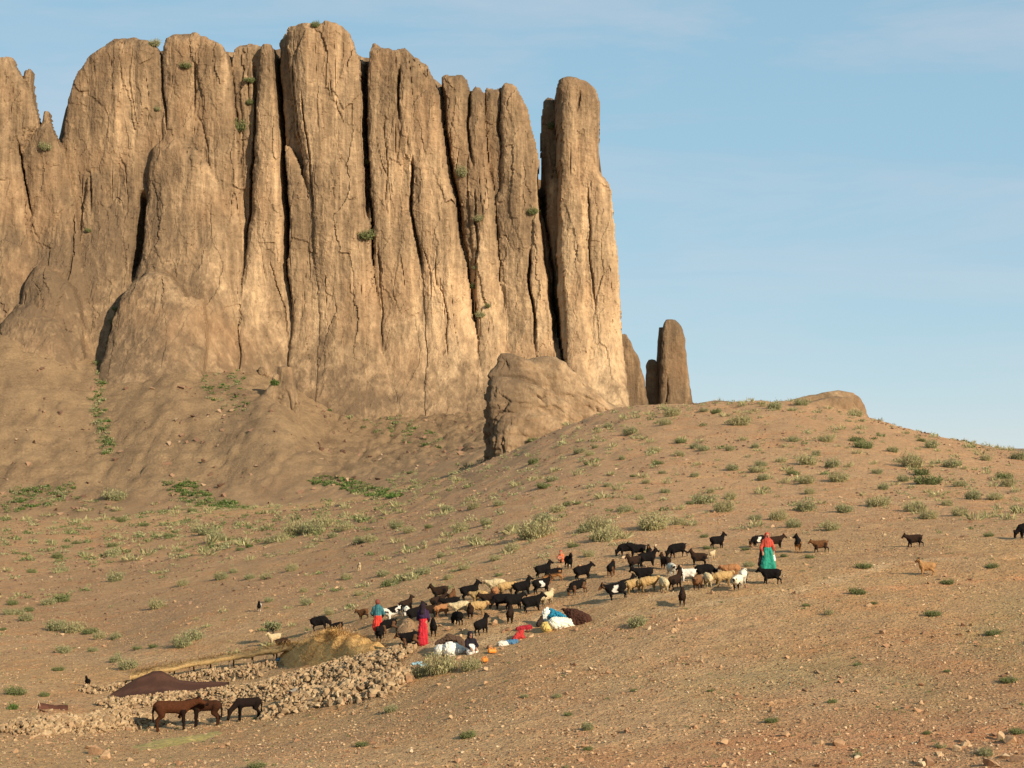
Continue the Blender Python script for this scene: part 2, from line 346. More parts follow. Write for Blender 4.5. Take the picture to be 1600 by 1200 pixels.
# ------------------------------------------------------------------ rock towers: lofted from outlines (v, left, right) at a distance
def column(name, prof, D, k=.75, fresh=.5, parent=None, e=.5, amp=1., step=.30, base=22., seed=0., mat=None, lean=0., cracks=1., blocky=0.):
    p = np.array(prof, float); v = p[:, 0]
    xl = (p[:, 1] - 800) / F * D; xr = (p[:, 2] - 800) / F * D; z = at(800, v, D)[1]
    vz = np.r_[z, z[-1] - base if base < 20 else min(-14., z[-1] - 3)]; g = max(0., (xr[-1] - xl[-1]) * .12)
    xl = np.r_[xl, xl[-1] - g]; xr = np.r_[xr, xr[-1] + g]
    nr = int((vz[0] - vz[-1] * 1.) / step) + 2
    zz = np.linspace(vz[0], vz[-1], nr)
    L_ = np.interp(-zz, -vz, xl); R_ = np.interp(-zz, -vz, xr)
    ker = np.array([1, 2, 3, 2, 1]) / 9.; sm = lambda q: np.convolve(np.pad(q, 2, 'edge'), ker, 'valid')
    L_, R_ = sm(L_), sm(R_)
    wd = (R_ - L_) / 2; cx = (R_ + L_) / 2; wm = wd.max()
    nf = int(np.clip(math.pi * np.median(wd) * 1.1 / step, 14, 130)); nb = max(8, nf // 3)
    t = np.r_[np.linspace(0, math.pi, nf, endpoint=False), np.linspace(math.pi, 2 * math.pi, nb, endpoint=False)]
    c, s = np.cos(t), np.sin(t); C = np.sign(c) * np.abs(c) ** e; S = np.sign(s) * np.abs(s) ** e
    X = cx[:, None] + wd[:, None] * C; Y = D + lean * (vz[0] - zz)[:, None] - (k * wd)[:, None] * S; Z = np.broadcast_to(zz[:, None], X.shape)
    P = np.stack([X, Y, Z], -1).reshape(-1, 3)
    N = np.stack([np.broadcast_to(C / 1, X.shape), np.broadcast_to(-S, X.shape), np.zeros(X.shape)], -1).reshape(-1, 3); N /= np.linalg.norm(N, axis=1)[:, None] + 1e-9
    u_ = np.array([seed * 7.7, seed * 3.1, 0])
    Q = P + u_; q = step / .34
    A = amp * min(1., .25 + wm / 9.)
    d = 1.1 * A * fbm(Q, (1 / 9 / q, 1 / 9 / q, 1 / 42 / q), 2) * q
    d += .42 * A * fbm(Q, (1 / 2.8 / q, 1 / 2.8 / q, 1 / 16 / q), 2, off=4.) * q
    d += .17 * amp * fbm(Q, (1 / 1.2 / q, 1 / 1.2 / q, 1 / 2.2 / q), 2, off=8.) * q
    d += .13 * amp * fbm(Q, (1 / 9 / q, 1 / 9 / q, 1 / 1.9 / q), 2, off=12.) * q
    cr_ = fbm(Q, (1 / 5.5 / q, 1 / 5.5 / q, 1 / 45 / q), 2, off=20.) ; cm = np.clip(fbm(Q, (1 / 14 / q,) * 3, 1, off=33.) * 2.2 + .35, 0, 1)
    d -= cracks * amp * 1.3 * q * np.exp(-(cr_ / .022) ** 2) * cm
    if blocky: d += blocky * (.42 * slabs(Q[:, 0] + .7 * Q[:, 1], Q[:, 2] + .12 * Q[:, 0], 2.6, .95, 5) + .2 * slabs(Q[:, 0] + .7 * Q[:, 1], Q[:, 2], .9, .45, 6))
    pit = fbm(Q, (1 / 1.7 / q, 1 / 1.7 / q, 1 / 1.7 / q), 1, off=50.); d -= .5 * amp * q * np.clip(pit - .5, 0, 1)
    top = np.clip((vz[0] - P[:, 2]) / (3 * q), .25, 1); d *= top * np.clip(np.repeat(wd, len(t)) / (2.5 * q), .2, 1)
    P = P + N * d[:, None]
    P[:, 2] += .35 * amp * q * fbm(Q, (1 / 3 / q,) * 3, 2, off=60.) * (1 - np.clip((vz[0] - P[:, 2]) / (6 * q), 0, 1))
    n0 = len(P); apex = np.array([[cx[0], D, zz[0] + .15 * wd[0]]]); P = np.r_[P, apex]
    m = len(t); cap = np.stack([np.full(m, n0), (np.arange(m) + 1) % m, np.arange(m)], 1)
    fq = quad_grid(nr, m, True)[:, ::-1]
    me = mesh_np(name, P, [fq, cap[:, ::-1]], True)
    o = link(name, me, mat or M_ROCK, parent); o.color = (fresh, fresh, fresh, 1); return o

mass = tag(empty('rock_massif', (0, 0, 0)), kind='structure')
# the cliff: buttresses (outline v/left/right, front depth, how far their edges fall back, squareness) merged into one fluted wall
T = [
 ([(118,-225,-175),(132,-258,-142),(170,-282,-112),(300,-292,-92),(640,-305,-80)], 479, 4, 2.8),
 ([(150,-388,-335),(168,-412,-302),(300,-432,-272),(640,-442,-256)], 481, 4, 2.8),
 ([(182,-505,-452),(206,-532,-424),(400,-560,-392),(640,-575,-376)], 480, 4, 2.6),
 ([(90,-40,14),(98,-44,18),(110,-50,25),(150,-62,45),(200,-70,54),(240,-80,31),(330,-90,46),(440,-95,52),(600,-110,60)], 475, 5, 2.6),
 ([(106,31,43),(125,28,46),(160,24,49),(200,20,58),(260,10,64),(340,0,70)], 479, 3, 2.4),
 ([(172,62,71),(185,60,73),(200,57,77),(222,44,86),(245,33,97),(330,49,116),(400,46,128),(470,38,144),(560,20,165),(640,0,185)], 478, 4, 2.6),
 ([(51,184,214),(57,160,226),(70,146,240),(85,130,247),(105,112,250),(125,103,252),(150,97,254),(190,90,258),(215,85,262),(260,84,265),(350,95,262),(450,100,260),(640,100,260)], 484, 4, 3.6),
 ([(44,270,298),(50,256,312),(58,250,330),(80,246,350),(100,244,356),(150,249,360),(250,250,370),(400,240,385),(640,230,390)], 482.5, 4, 3.2),
 ([(60,318,332),(66,308,342),(80,304,350),(110,305,356),(160,312,362),(230,322,368),(320,325,372),(450,325,378)], 481.5, 2, 2.4),
 ([(212,250,275),(228,236,298),(255,229,322),(300,227,345),(400,222,358),(470,212,368),(560,195,380),(640,180,392)], 478.5, 4, 2.4),
 ([(262,135,150),(290,128,160),(340,125,172),(420,118,182),(520,105,190),(640,95,200)], 481.5, 2.2, 2.4),
 ([(290,168,190),(320,160,202),(400,158,206),(480,162,212),(560,160,216)], 483, 2, 2.4),
 ([(426,238,262),(442,222,282),(470,207,305),(505,196,326),(560,191,334),(600,185,342),(660,172,358)], 471.5, 6, 2.2),
 ([(60,366,398),(70,358,424),(110,355,430),(200,355,430),(300,350,430),(420,345,430),(640,340,440)], 486.5, 2, 3.),
 ([(92,376,392),(130,370,398),(190,372,396),(260,374,394)], 485, 1.6, 2.4),
 ([(66,404,420),(80,400,425),(120,399,429),(200,397,435),(300,391,441),(380,384,446),(440,378,450),(500,377,460),(560,384,470),(640,384,490)], 479.5, 4, 2.5),
 ([(44,440,470),(56,430,500),(90,428,520),(150,432,525),(230,436,530),(330,443,540),(430,448,550),(640,455,560)], 485, 3, 3.),
 ([(36,462,516),(40,450,534),(50,446,545),(70,446,553),(95,447,560),(140,451,564),(200,459,568),(250,470,571),(300,478,574),(400,476,582),(500,468,594),(570,466,606),(640,464,622)], 476.5, 5.5, 3.2),
 ([(225,440,450),(245,439,462),(280,441,476),(330,446,488),(400,450,490),(460,453,486),(520,456,490)], 477.6, 2.6, 2.4),
 ([(243,506,520),(258,492,536),(300,488,556),(380,490,560),(480,500,570),(640,500,580)], 475.8, 1.6, 2.2),
 ([(64,581,589),(72,577,602),(76,577,632),(85,575,642),(110,572,650),(160,572,654),(250,574,662),(350,581,672),(420,585,690),(500,593,700),(650,606,716)], 478.3, 3.5, 2.8),
 ([(87,628,652),(98,624,664),(125,622,678),(160,622,686),(230,624,695),(300,640,705),(360,650,716),(430,664,731),(500,670,741),(580,684,752),(650,690,762)], 477.5, 4, 2.8),
 ([(246,649,657),(262,646,664),(300,644,674),(350,648,688),(410,660,704),(470,664,722),(540,668,730)], 476.9, 2, 2.4),
 ([(191,600,612),(215,590,622),(260,582,630),(330,582,632),(420,586,640),(520,594,650),(640,600,660)], 479.6, 2, 2.4),
 ([(114,694,721),(120,688,729),(140,687,735),(180,692,738),(250,704,742),(330,719,752),(420,732,772),(500,742,790),(640,750,806)], 481, 3, 2.6),
 ([(132,739,752),(145,735,757),(220,731,764),(300,731,771),(400,738,778),(500,746,792),(640,752,806)], 479.8, 3, 2.5),
 ([(380,745,757),(410,740,764),(470,742,775),(560,748,792)], 478.8, 2, 2.4),
 ([(131,760,788),(142,757,806),(180,757,820),(260,762,838),(340,768,848),(450,776,858),(640,780,872)], 482.5, 3, 3.),
 ([(126,788,802),(132,783,810),(150,780,818),(200,780,834),(255,783,843),(290,784,843),(312,772,845),(350,776,838),(420,782,846),(500,790,856),(640,792,868)], 479, 4, 2.6),
 ([(326,838,848),(345,832,852),(400,828,860),(480,831,867),(560,838,878),(640,842,886)], 478, 3, 2.4),
 ([(138,857,862),(150,850,868),(178,847,880),(240,845,884),(300,846,886),(400,848,890),(500,858,900),(640,866,910)], 486, 4, 2.6),
 ([(123,882,904),(128,872,918),(140,866,929),(160,866,937),(200,871,940),(250,871,937),(275,872,936),(300,874,936),(400,869,948),(500,873,960),(560,880,968),(660,900,974)], 475, 7, 2.8),
 ([(264,919,934),(276,914,944),(300,912,956),(350,912,962),(400,915,966),(470,918,969),(560,924,974),(660,930,982)], 475, 6, 2.6),
 ([(152,884,892),(175,878,900),(240,876,904),(330,876,908),(420,878,912),(540,884,918)], 474.3, 1.6, 2.2),
 ([(482,44,60),(492,38,92),(510,33,116),(540,28,134),(580,10,156),(650,-20,180)], 471, 6, 2.2),
 ([(420,60,90),(460,50,130),(520,44,150),(640,30,170)], 474, 5, 2.3),
 ([(470,268,330),(520,255,338),(640,250,345)], 474, 4, 2.3),
]
FILL = [(-600,300),(-520,240),(-420,205),(-300,180),(-200,158),(-60,150),(20,190),(40,222),(60,215),(86,222),(100,160),(130,100),(170,72),(235,74),(247,74),(300,66),(357,76),(400,74),(430,72),(470,60),(540,70),(566,84),(600,88),(680,118),(692,128),(735,136),(760,140),(815,160),(832,200),(842,278),(856,270),(870,200),(930,180),(945,300),(962,420),(968,560),(975,640)]
CRK = [([(427,75),(432,150),(438,230),(444,300),(451,400)],4,11),([(565,90),(568,180),(570,260),(572,345)],4,9),([(645,252),(643,330),(650,380),(663,425)],3,6),([(687,125),(694,180),(704,250),(715,330),(722,385)],3.2,6),([(734,150),(731,190),(733,230),(738,262)],3,5),
 ([(623,108),(622,150),(626,192)],3,5),([(845,262),(849,350),(860,430),(868,500),(873,545)],6,11),([(827,395),(831,480),(836,545)],3,6),([(392,98),(396,160),(393,230),(388,300),(383,390)],3,5),([(245,72),(247,120),(252,170),(257,198)],2.4,4),([(216,300),(217,360),(212,410),(206,445)],7,8),([(28,230),(36,280),(49,338)],2.6,6),([(191,500),(187,562)],4,6),
 ([(757,150),(762,230),(771,305)],2.,3.5),([(781,138),(779,200),(783,245)],2,3.5),([(873,148),(869,172)],2,3),([(905,150),(902,180)],2.6,3),([(917,305),(922,400),(928,490)],2,2.5),([(470,150),(478,200),(484,260),(489,330)],1.8,2.4),([(455,98),(458,140),(463,190),(472,245)],1.8,2.5),([(355,98),(362,160),(367,205)],2,3),([(380,108),(385,155)],2,3),
 ([(600,180),(604,260),(603,330)],1.6,1.6),([(516,120),(520,160)],1.5,1.5),([(590,385),(594,430),(597,500),(600,560)],1.8,2),([(740,300),(745,370),(742,440),(748,520)],2,3),([(690,440),(697,500),(700,560)],1.6,1.8),([(140,95),(143,130)],1.6,1.6),([(180,100),(186,140)],1.6,1.6),([(300,95),(302,140),(298,175)],2,2.5),([(420,410),(440,470),(452,540)],1.6,1.6),([(112,330),(116,400),(113,460)],2,2.5),([(135,270),(138,330)],2,2.5)]
# where the varnish has spalled off to paler rock (+) or stays dark (-): u, v, spread, amount
FRESH = [(520,440,75,130,.26),(620,480,60,110,.20),(700,500,60,100,.22),(790,470,45,100,.16),(945,560,45,110,.30),(900,300,50,130,.10),(500,200,50,100,.16),(200,190,60,50,.15),(310,270,60,60,.10),(425,300,18,130,.28),(660,230,40,90,.12),(820,230,30,80,.08),
 (100,420,90,130,-.14),(265,520,70,80,-.16),(40,200,60,140,-.12),(300,70,300,45,-.10),(700,130,160,40,-.08),(560,620,120,40,-.16),(880,150,50,35,-.10)]
def massif():
    D0 = 480.; px = D0 / F; h = .27
    X1 = np.arange((-590 - 800) * px, (988 - 800) * px, h); z1 = np.arange(-10., at(800, 30, D0)[1], h); X, Z = np.meshgrid(X1, z1); sh = X.shape
    P0 = np.stack([X, np.zeros(sh), Z], -1).reshape(-1, 3)
    wx = (.55 * fbm(P0, (1 / 4., 1, 1 / 9.), 3) + .12 * fbm(P0, (1 / .9, 1, 1 / .9), 2, off=3.)).reshape(sh); wz = (.6 * fbm(P0, (1 / 3., 1, 1 / 3.), 3, off=7.)).reshape(sh)
    xw, zw = X + wx, Z + wz; U = xw / px + 800; zrow = lambda v: at(800, np.asarray(v, float), D0)[1]
    Y = np.full(sh, 9e3)
    def smin(a, b, k): hh = np.clip(.5 + .5 * (b - a) / k, 0, 1); return b * (1 - hh) + a * hh - k * hh * (1 - hh)
    ft = zrow(np.interp(U, *zip(*FILL))); fy = np.where(zw < ft, np.where(U < 250, 486.5, 484.5) + np.where(U > 842, 3., 0.) + 5 * np.clip(1 - (ft - zw) / 6, 0, 1) ** 2, 9e3); Y = fy
    for pr, Fd, c, p in T:
        Fd = Fd + .35 * (479.5 - Fd) if pr[0][1] < 845 and pr[0][0] < 420 else Fd
        q = np.array(pr, float); zr = zrow(q[:, 0]); Lf = np.interp(-zw, -zr, q[:, 1]); Rt = np.interp(-zw, -zr, q[:, 2]); w_ = (Rt - Lf) / 2; s = np.abs((U - (Lf + Rt) / 2) / np.maximum(w_, .1))
        ins = (s < 1) & (zw < zr[0]); wr = np.interp(zr[0] - 5, zr[::-1], ((q[:, 2] - q[:, 1]) / 2)[::-1]); rec = 6 * np.clip(1 - w_ / max(wr, 1), 0, 1) ** 1.5
        y = Fd + .7 * c * (1 - np.clip(1 - s ** p, 0, 1) ** (1 / p)) + rec; y = np.where(ins, y, 9e3)
        both = (y < 8e3) & (Y < 8e3); Y = np.where(both, smin(np.where(both, y, 0), np.where(both, Y, 0), 1.8), np.minimum(y, Y))
    mask = Y < 8e3; Yv = np.where(mask, Y, 500.)
    lf = sstep(470, 330, U); zs = 36 + 30 * lf; zb = np.clip((zs - Z) / (28 + 22 * lf), 0, 1.3); Yv = Yv - (13 + 9 * lf) * zb ** 2                                      # the foot flares out into the apron
    for pl, wd, dp in CRK:
        q = np.array(pl, float); zr = zrow(q[:, 0 if False else 1]); uc = np.interp(-zw, -zr, q[:, 0]); e = np.clip((zr[0] + 1 - zw) / 3, 0, 1) * np.clip((zw - zr[-1] + 1) / 6, 0, 1)
        Yv = Yv + (.8 if dp > 7 else .5) * dp * e * np.exp(-np.abs((U - uc) / (wd * (.8 if dp > 7 else .65))) ** 3)
    Q = np.stack([X + .3 * Yv, Yv, Z], -1).reshape(-1, 3); rs = lambda a: a.reshape(sh)
    d = .9 * fbm(Q, (1 / 9., 1 / 9., 1 / 40.), 2) + .2 * fbm(Q, (1 / 2.8, 1 / 2.8, 1 / 18.), 2, off=4.) + .10 * fbm(Q, (1 / 1., 1 / 1., 1 / 1.8), 3, off=8.)
    sx = X + .8 * wx * 2; d = rs(d) + .28 * slabs(sx, Z, 3.8, 12., 1) + .13 * slabs(sx, Z, 1.7, 4., 2) + .045 * slabs(sx, Z, .8, 1.3, 3)
    hc = rs(fbm(Q, (1 / 5.5, 1 / 5.5, 1 / 50.), 2, off=20.)); hm = np.clip(rs(fbm(Q, (1 / 12,) * 3, 1, off=33.)) * 2.4 + .25, 0, 1); d = d - .6 * np.exp(-(hc / .015) ** 2) * hm
    pit = rs(fbm(Q, (1 / 1.5,) * 3, 1, off=50.)); d = d - .7 * np.clip(pit - .52, 0, 1)
    low = np.clip((Z - 6) / 30, .45, 1); Yv = Yv - d * low
    V = np.stack([X, Yv, Z], -1).reshape(-1, 3); cell = mask[:-1, :-1] & mask[1:, :-1] & mask[:-1, 1:] & mask[1:, 1:]
    q = quad_grid(*sh).reshape(sh[0] - 1, sh[1] - 1, 4); f = q[cell]
    pad = np.pad(cell, 1); bd = []; inn = pad[1:-1, 1:-1]
    for nb, (a, b) in ((pad[2:, 1:-1], (3, 2)), (pad[:-2, 1:-1], (1, 0)), (pad[1:-1, 2:], (2, 1)), (pad[1:-1, :-2], (0, 3))):
        e = q[inn & ~nb]; bd.append(e[:, [a, b]])
    bd = np.concatenate(bd); n = len(V); uv = np.unique(bd); mp_ = np.zeros(n, int); mp_[uv] = n + np.arange(len(uv)); B = V[uv].copy(); B[:, 1] += 3.5; B[:, 2] -= .4
    V = np.r_[V, B]; f = np.r_[f, np.stack([bd[:, 0], bd[:, 1], mp_[bd[:, 1]], mp_[bd[:, 0]]], 1)]
    used = np.unique(f); re = np.zeros(len(V), int); re[used] = np.arange(len(used)); Uu = V[used][:, 0] / px + 800; Vv = 700 - V[used][:, 2] / px; fr = np.zeros(len(used))
    for bu, bv, su, sv, am in FRESH: fr += (.75 if am < 0 else 1.0) * am * np.exp(-((Uu - bu) / su) ** 2 - ((Vv - bv) / sv) ** 2)
    me = mesh_np('rock_face', V[used], [re[f]], False, np.clip(.5 + fr, 0, 1)[:, None].repeat(3, 1))
    o = link('rock_face', me, M_ROCK, mass); o.color = (.05, .05, .05, 1)
massif()
column('rock_knob', [(574,434,456),(590,430,461),(612,414,464),(640,400,468),(680,388,474)], 438, .8, .46, mass, seed=3.3, e=.6)
def back_wall():
    top = np.array(FILL, float); D = 506.
    u = np.arange(-585, 970, 4.5); vt = np.interp(u, top[:, 0], top[:, 1]) + 6; x = (u - 800) / F * D
    zt = at(800, vt, D)[1]; nr = 44; t = np.linspace(0, 1, nr)[:, None]; z0 = -6.
    Z = zt[None] * (1 - t) + z0 * t; X = np.broadcast_to(x, Z.shape); Y = np.full(Z.shape, D)
    P = np.stack([X, Y, Z], -1).reshape(-1, 3); P[:, 1] += 1.2 * fbm(P, (1 / 5, 1 / 5, 1 / 25), 3)
    B = P.copy(); B[:, 1] = D + 34 + 6 * fbm(P, (1 / 9, 1 / 9, 1 / 25), 2); n = len(P); nc = len(u)
    f = quad_grid(nr, nc); fb = f[:, ::-1] + n
    j = np.arange(nc - 1); tp = np.stack([j + 1, j, j + n, j + 1 + n], 1)
    i = np.arange(nr - 1) * nc; s0 = np.stack([i, i + nc, i + nc + n, i + n], 1); e_ = i + nc - 1; s1 = np.stack([e_ + nc, e_, e_ + n, e_ + nc + n], 1)
    o = link('rock_core', mesh_np('rock_core', np.r_[P, B], [np.r_[f, fb, tp, s0, s1][:, ::-1]], True), M_ROCK, mass); o.color = (.5, .5, .5, 1)
back_wall()
# free-standing pinnacles beyond the ridge
def spire(profs, label, D=600):
    root = tag(empty('rock_spire', (at((profs[0][-1][1] + profs[0][-1][2]) / 2, 640, D)[0], D, 0)), label, 'rock spire')
    for k, pr in enumerate(profs):
        o = column('rock_column', pr, D + 4 * k, .8, .44, None, seed=40 + k + profs[0][0][0] * .01, step=.4)
        o.parent = root; o.matrix_parent_inverse = Matrix.Translation(-root.location)
spire([[(500,1041,1054),(505,1036,1063),(520,1033,1069),(545,1032,1071),(570,1032,1073),(600,1031,1079),(645,1029,1085)],
       [(512,1030,1040),(535,1027,1045),(580,1025,1045),(645,1022,1050)]], 'slender blunt-topped rock spire standing alone right of the cliffs')
spire([[(562,1014,1024),(570,1008,1029),(600,1006,1033),(650,1003,1036)]], 'short rock stub against the left foot of the lone spire', 604)
spire([[(522,972,979),(535,970,986),(560,968,997),(600,965,1006),(650,960,1012)]], 'pointed rock fin showing past the right foot of the tallest end tower', 596)
# layered outcrops on the near hill
def outcrop(profs, D, label, k=.5):
    u0 = (profs[0][-1][1] + profs[0][-1][2]) / 2; x0 = at(u0, 700, D)[0]
    root = tag(empty('rock_outcrop', (x0, D, float(H(x0, D)))), label, 'rock outcrop')
    for i, pr in enumerate(profs):
        o = column('rock_ledge', pr, D + (0, -2.5, 2, -4)[i], k, (.52, .48, .54, .50)[i], None, seed=60 + i + u0 * .01, step=.17, base=4, mat=M_ROCKN, e=.42, amp=1.0, cracks=.8, blocky=.5)
        o.parent = root; o.matrix_parent_inverse = Matrix.Translation(-root.location)
outcrop([[(553,784,798),(558,778,815),(566,776,835),(585,766,850),(600,763,860),(640,760,880),(710,760,900)],
         [(590,770,800),(605,764,850),(630,762,885),(660,765,910),(710,768,930)],
         [(559,835,868),(566,810,884),(580,800,896),(600,800,915),(625,800,945),(650,800,980),(700,800,1000)],
         [(640,800,840),(655,780,880),(690,770,930),(720,770,940)]], 240, 'big layered brown outcrop with a sheer left face below the cliffs')
outcrop([[(613,1294,1331),(616,1274,1337),(621,1250,1341),(629,1222,1344),(640,1188,1347),(656,1150,1352)],
         [(622,1292,1322),(626,1266,1334),(640,1244,1341),(660,1230,1346)],
         [(629,1098,1132),(633,1080,1165),(645,1050,1190)]], 206, 'low flat-topped outcrop on the crest of the right hill', .3)

# ------------------------------------------------------------------ stones
def hull(n, seed, flat=1.):
    r = np.random.default_rng(seed); p = r.normal(size=(n, 3)); p /= np.linalg.norm(p, axis=1)[:, None]; p *= r.uniform(.82, 1.1, (n, 1)); p[:, 2] *= flat
    bm = bmesh.new(); [bm.verts.new(q) for q in p]; bmesh.ops.convex_hull(bm, input=bm.verts)
    bmesh.ops.delete(bm, geom=[q for q in bm.verts if not q.link_faces], context='VERTS'); bmesh.ops.triangulate(bm, faces=bm.faces)
    bmesh.ops.recalc_face_normals(bm, faces=bm.faces)
    bm.verts.index_update(); V = np.array([q.co[:] for q in bm.verts]); Fc = np.array([[x.index for x in f.verts] for f in bm.faces]); bm.free(); return V, Fc
PROTO = [hull(13 + k % 4, 100 + k, (.8, .65, .9)[k % 3]) for k in range(12)]
PEB = [hull(7, 300 + k, .7) for k in range(6)]
STONE_ME = [mesh_np('stone', v, f, False, np.full((len(v), 3), k / 12.)) for k, (v, f) in enumerate(PROTO)]
def euler_mats(n, tilt=3.14):
    a = RNG.uniform(0, 2 * np.pi, n); b = RNG.uniform(-tilt, tilt, n); ca, sa, cb, sb = np.cos(a), np.sin(a), np.cos(b), np.sin(b); o = np.zeros(n); i = np.ones(n)
    A = np.stack([ca, -sa, o, sa, ca, o, o, o, i], 1).reshape(-1, 3, 3); B = np.stack([i, o, o, o, cb, -sb, o, sb, cb], 1).reshape(-1, 3, 3)
    return A @ B
def scatter(name, P, S, protos, mat, parent=None, tilt=.6):
    """many small stones joined into one mesh; P (n,3), S (n,) sizes"""
    Vs, Fs, Cs = [], [], []; off = 0; pick = RNG.integers(0, len(protos), len(P))
    for k, (v, f) in enumerate(protos):
        m = pick == k; n = int(m.sum())
        if not n: continue
        s3 = S[m][:, None] * RNG.uniform(.7, 1.25, (n, 3)); Q = np.einsum('nij,nkj->nki', euler_mats(n, tilt), v[None] * s3[:, None]) + P[m][:, None]
        Vs.append(Q.reshape(-1, 3)); Fs.append((f[None] + (np.arange(n) * len(v))[:, None, None] + off).reshape(-1, 3)); off += n * len(v)
        Cs.append(np.repeat(RNG.uniform(0, 1, n), len(v))[:, None].repeat(3, 1))
    return link(name, mesh_np(name, np.concatenate(Vs), [np.concatenate(Fs)], False, np.concatenate(Cs)), mat, parent)
def in_view(x, y, pad=1.12): return np.abs(x / y) < 800 / F * pad
def spread(n, y0, y1, power=1.):
    y = y0 + (y1 - y0) * RNG.uniform(0, 1, n) ** power; x = RNG.uniform(-1, 1, n) * y * 800 / F * 1.15; return x, y
def gravel():
    x, y = spread(46000, 48, 125, 1.05); dn = n2(x, y, 5, 3, off=71.) + .35 * n2(x, y, 1.5, 2, off=3.)
    keep = RNG.uniform(0, 1, len(x)) < np.clip(.45 + 1.1 * dn + .35 * (y < 72) * (x > 0), .06, 1); x, y = x[keep], y[keep]
    s = .025 + .05 * RNG.uniform(0, 1, len(x)) ** 2.2 + .11 * (RNG.uniform(0, 1, len(x)) > .985)
    tag(scatter('gravel', np.stack([x, y, H(x, y) + s * .15], 1), s, PEB, M_STONE), 'loose brown gravel and pebbles strewn over the near slope', 'gravel', kind='stuff')
    x, y = spread(15000, 120, 300, 1.); dn = n2(x, y, 12, 3, off=77.)
    keep = RNG.uniform(0, 1, len(x)) < np.clip(.4 + 1.3 * dn + .4 * (x < 0), .05, 1); x, y = x[keep], y[keep]
    s = (.06 + .14 * RNG.uniform(0, 1, len(x)) ** 2.5) * (y / 150) ** .6
    tag(scatter('scree', np.stack([x, y, H(x, y) + s * .15], 1), s, PEB, M_SCREE), 'small dark scree stones scattered over the far slopes', 'scree', kind='stuff')
gravel()
x, y = spread(16000, 47, 70, 1.); k = (x > -9 + 4 * n2(x, y, 4, 2)) & (RNG.uniform(0, 1, len(x)) < np.clip(.55 + 1.0 * n2(x, y, 3, 2, off=171.), .08, 1)); x, y = x[k], y[k]; s = .022 + .06 * RNG.uniform(0, 1, len(x)) ** 3
tag(scatter('red_gravel', np.stack([x, y, H(x, y) + s * .15], 1), s, PEB, M_STONE), 'dense reddish gravel covering the lower right corner of the slope', 'gravel', kind='stuff')
x, y = spread(5200, 365, 470, 1.); k = (x < -4) & (RNG.uniform(0, 1, len(x)) < np.clip(.25 + 1.6 * n2(x, y, 18, 2, off=88.), .02, 1)); x, y = x[k], y[k]; s = .12 + .85 * RNG.uniform(0, 1, len(x)) ** 4
tag(scatter('talus', np.stack([x, y, H(x, y) + s * .2], 1), s, PEB, M_SCREE), 'fallen blocks and talus lying on the aprons under the cliffs', 'talus', kind='stuff')
LANDMARKS = [('the woman in green', 1199, 870), ('the orange-tan goat', 1449, 890), ('the lone dark goat', 1430, 848), ('the flat crest outcrop', 1300, 632), ('the lone rock spire', 1058, 620), ('the big layered outcrop', 830, 670),
 ('the upright white sack', 853, 965), ('the straw heap', 540, 1015), ('the brown wool tent', 260, 1075), ('the mules', 310, 1115), ('the right-edge goat', 1600, 833), ('the paired black grazers', 988, 860), ('the topmost black goat', 1121, 845),
 ('the middle green patch', 320, 775), ('the gully green patch', 560, 765), ('the far white goat', 405, 948), ('the small pale goat', 561, 885), ('the black-faced sheep', 1153, 912), ('the kneeling woman', 735, 1008), ('the left rock apron', 40, 740),
 ('the straw-heap goats', 512, 980), ('the small cloth shelter', 80, 1098), ('the skyline tussock', 1505, 680), ('the rolled tent cloth', 900, 968), ('the woman in red', 661, 980), ('the right goat cluster', 1060, 905)]
def where(u, v):
    n_, lu, lv = min(LANDMARKS, key=lambda q: (q[1] - u) ** 2 + ((q[2] - v) * 1.3) ** 2); du, dv = u - lu, v - lv; d = math.hypot(du, dv)
    rel = ('right of' if du > 0 else 'left of') if abs(du) > 1.3 * abs(dv) else ('below' if dv > 0 else 'above') if abs(dv) > 1.3 * abs(du) else ('below and ' if dv > 0 else 'above and ') + ('right of' if du > 0 else 'left of')
    return ('just ' if d < 75 else '' if d < 170 else 'well ' if d < 300 else 'far ') + rel + ' ' + n_
def sized(px): return 'tiny' if px < 13 else 'small' if px < 20 else 'mid-sized' if px < 28 else 'large' if px < 42 else 'very large'
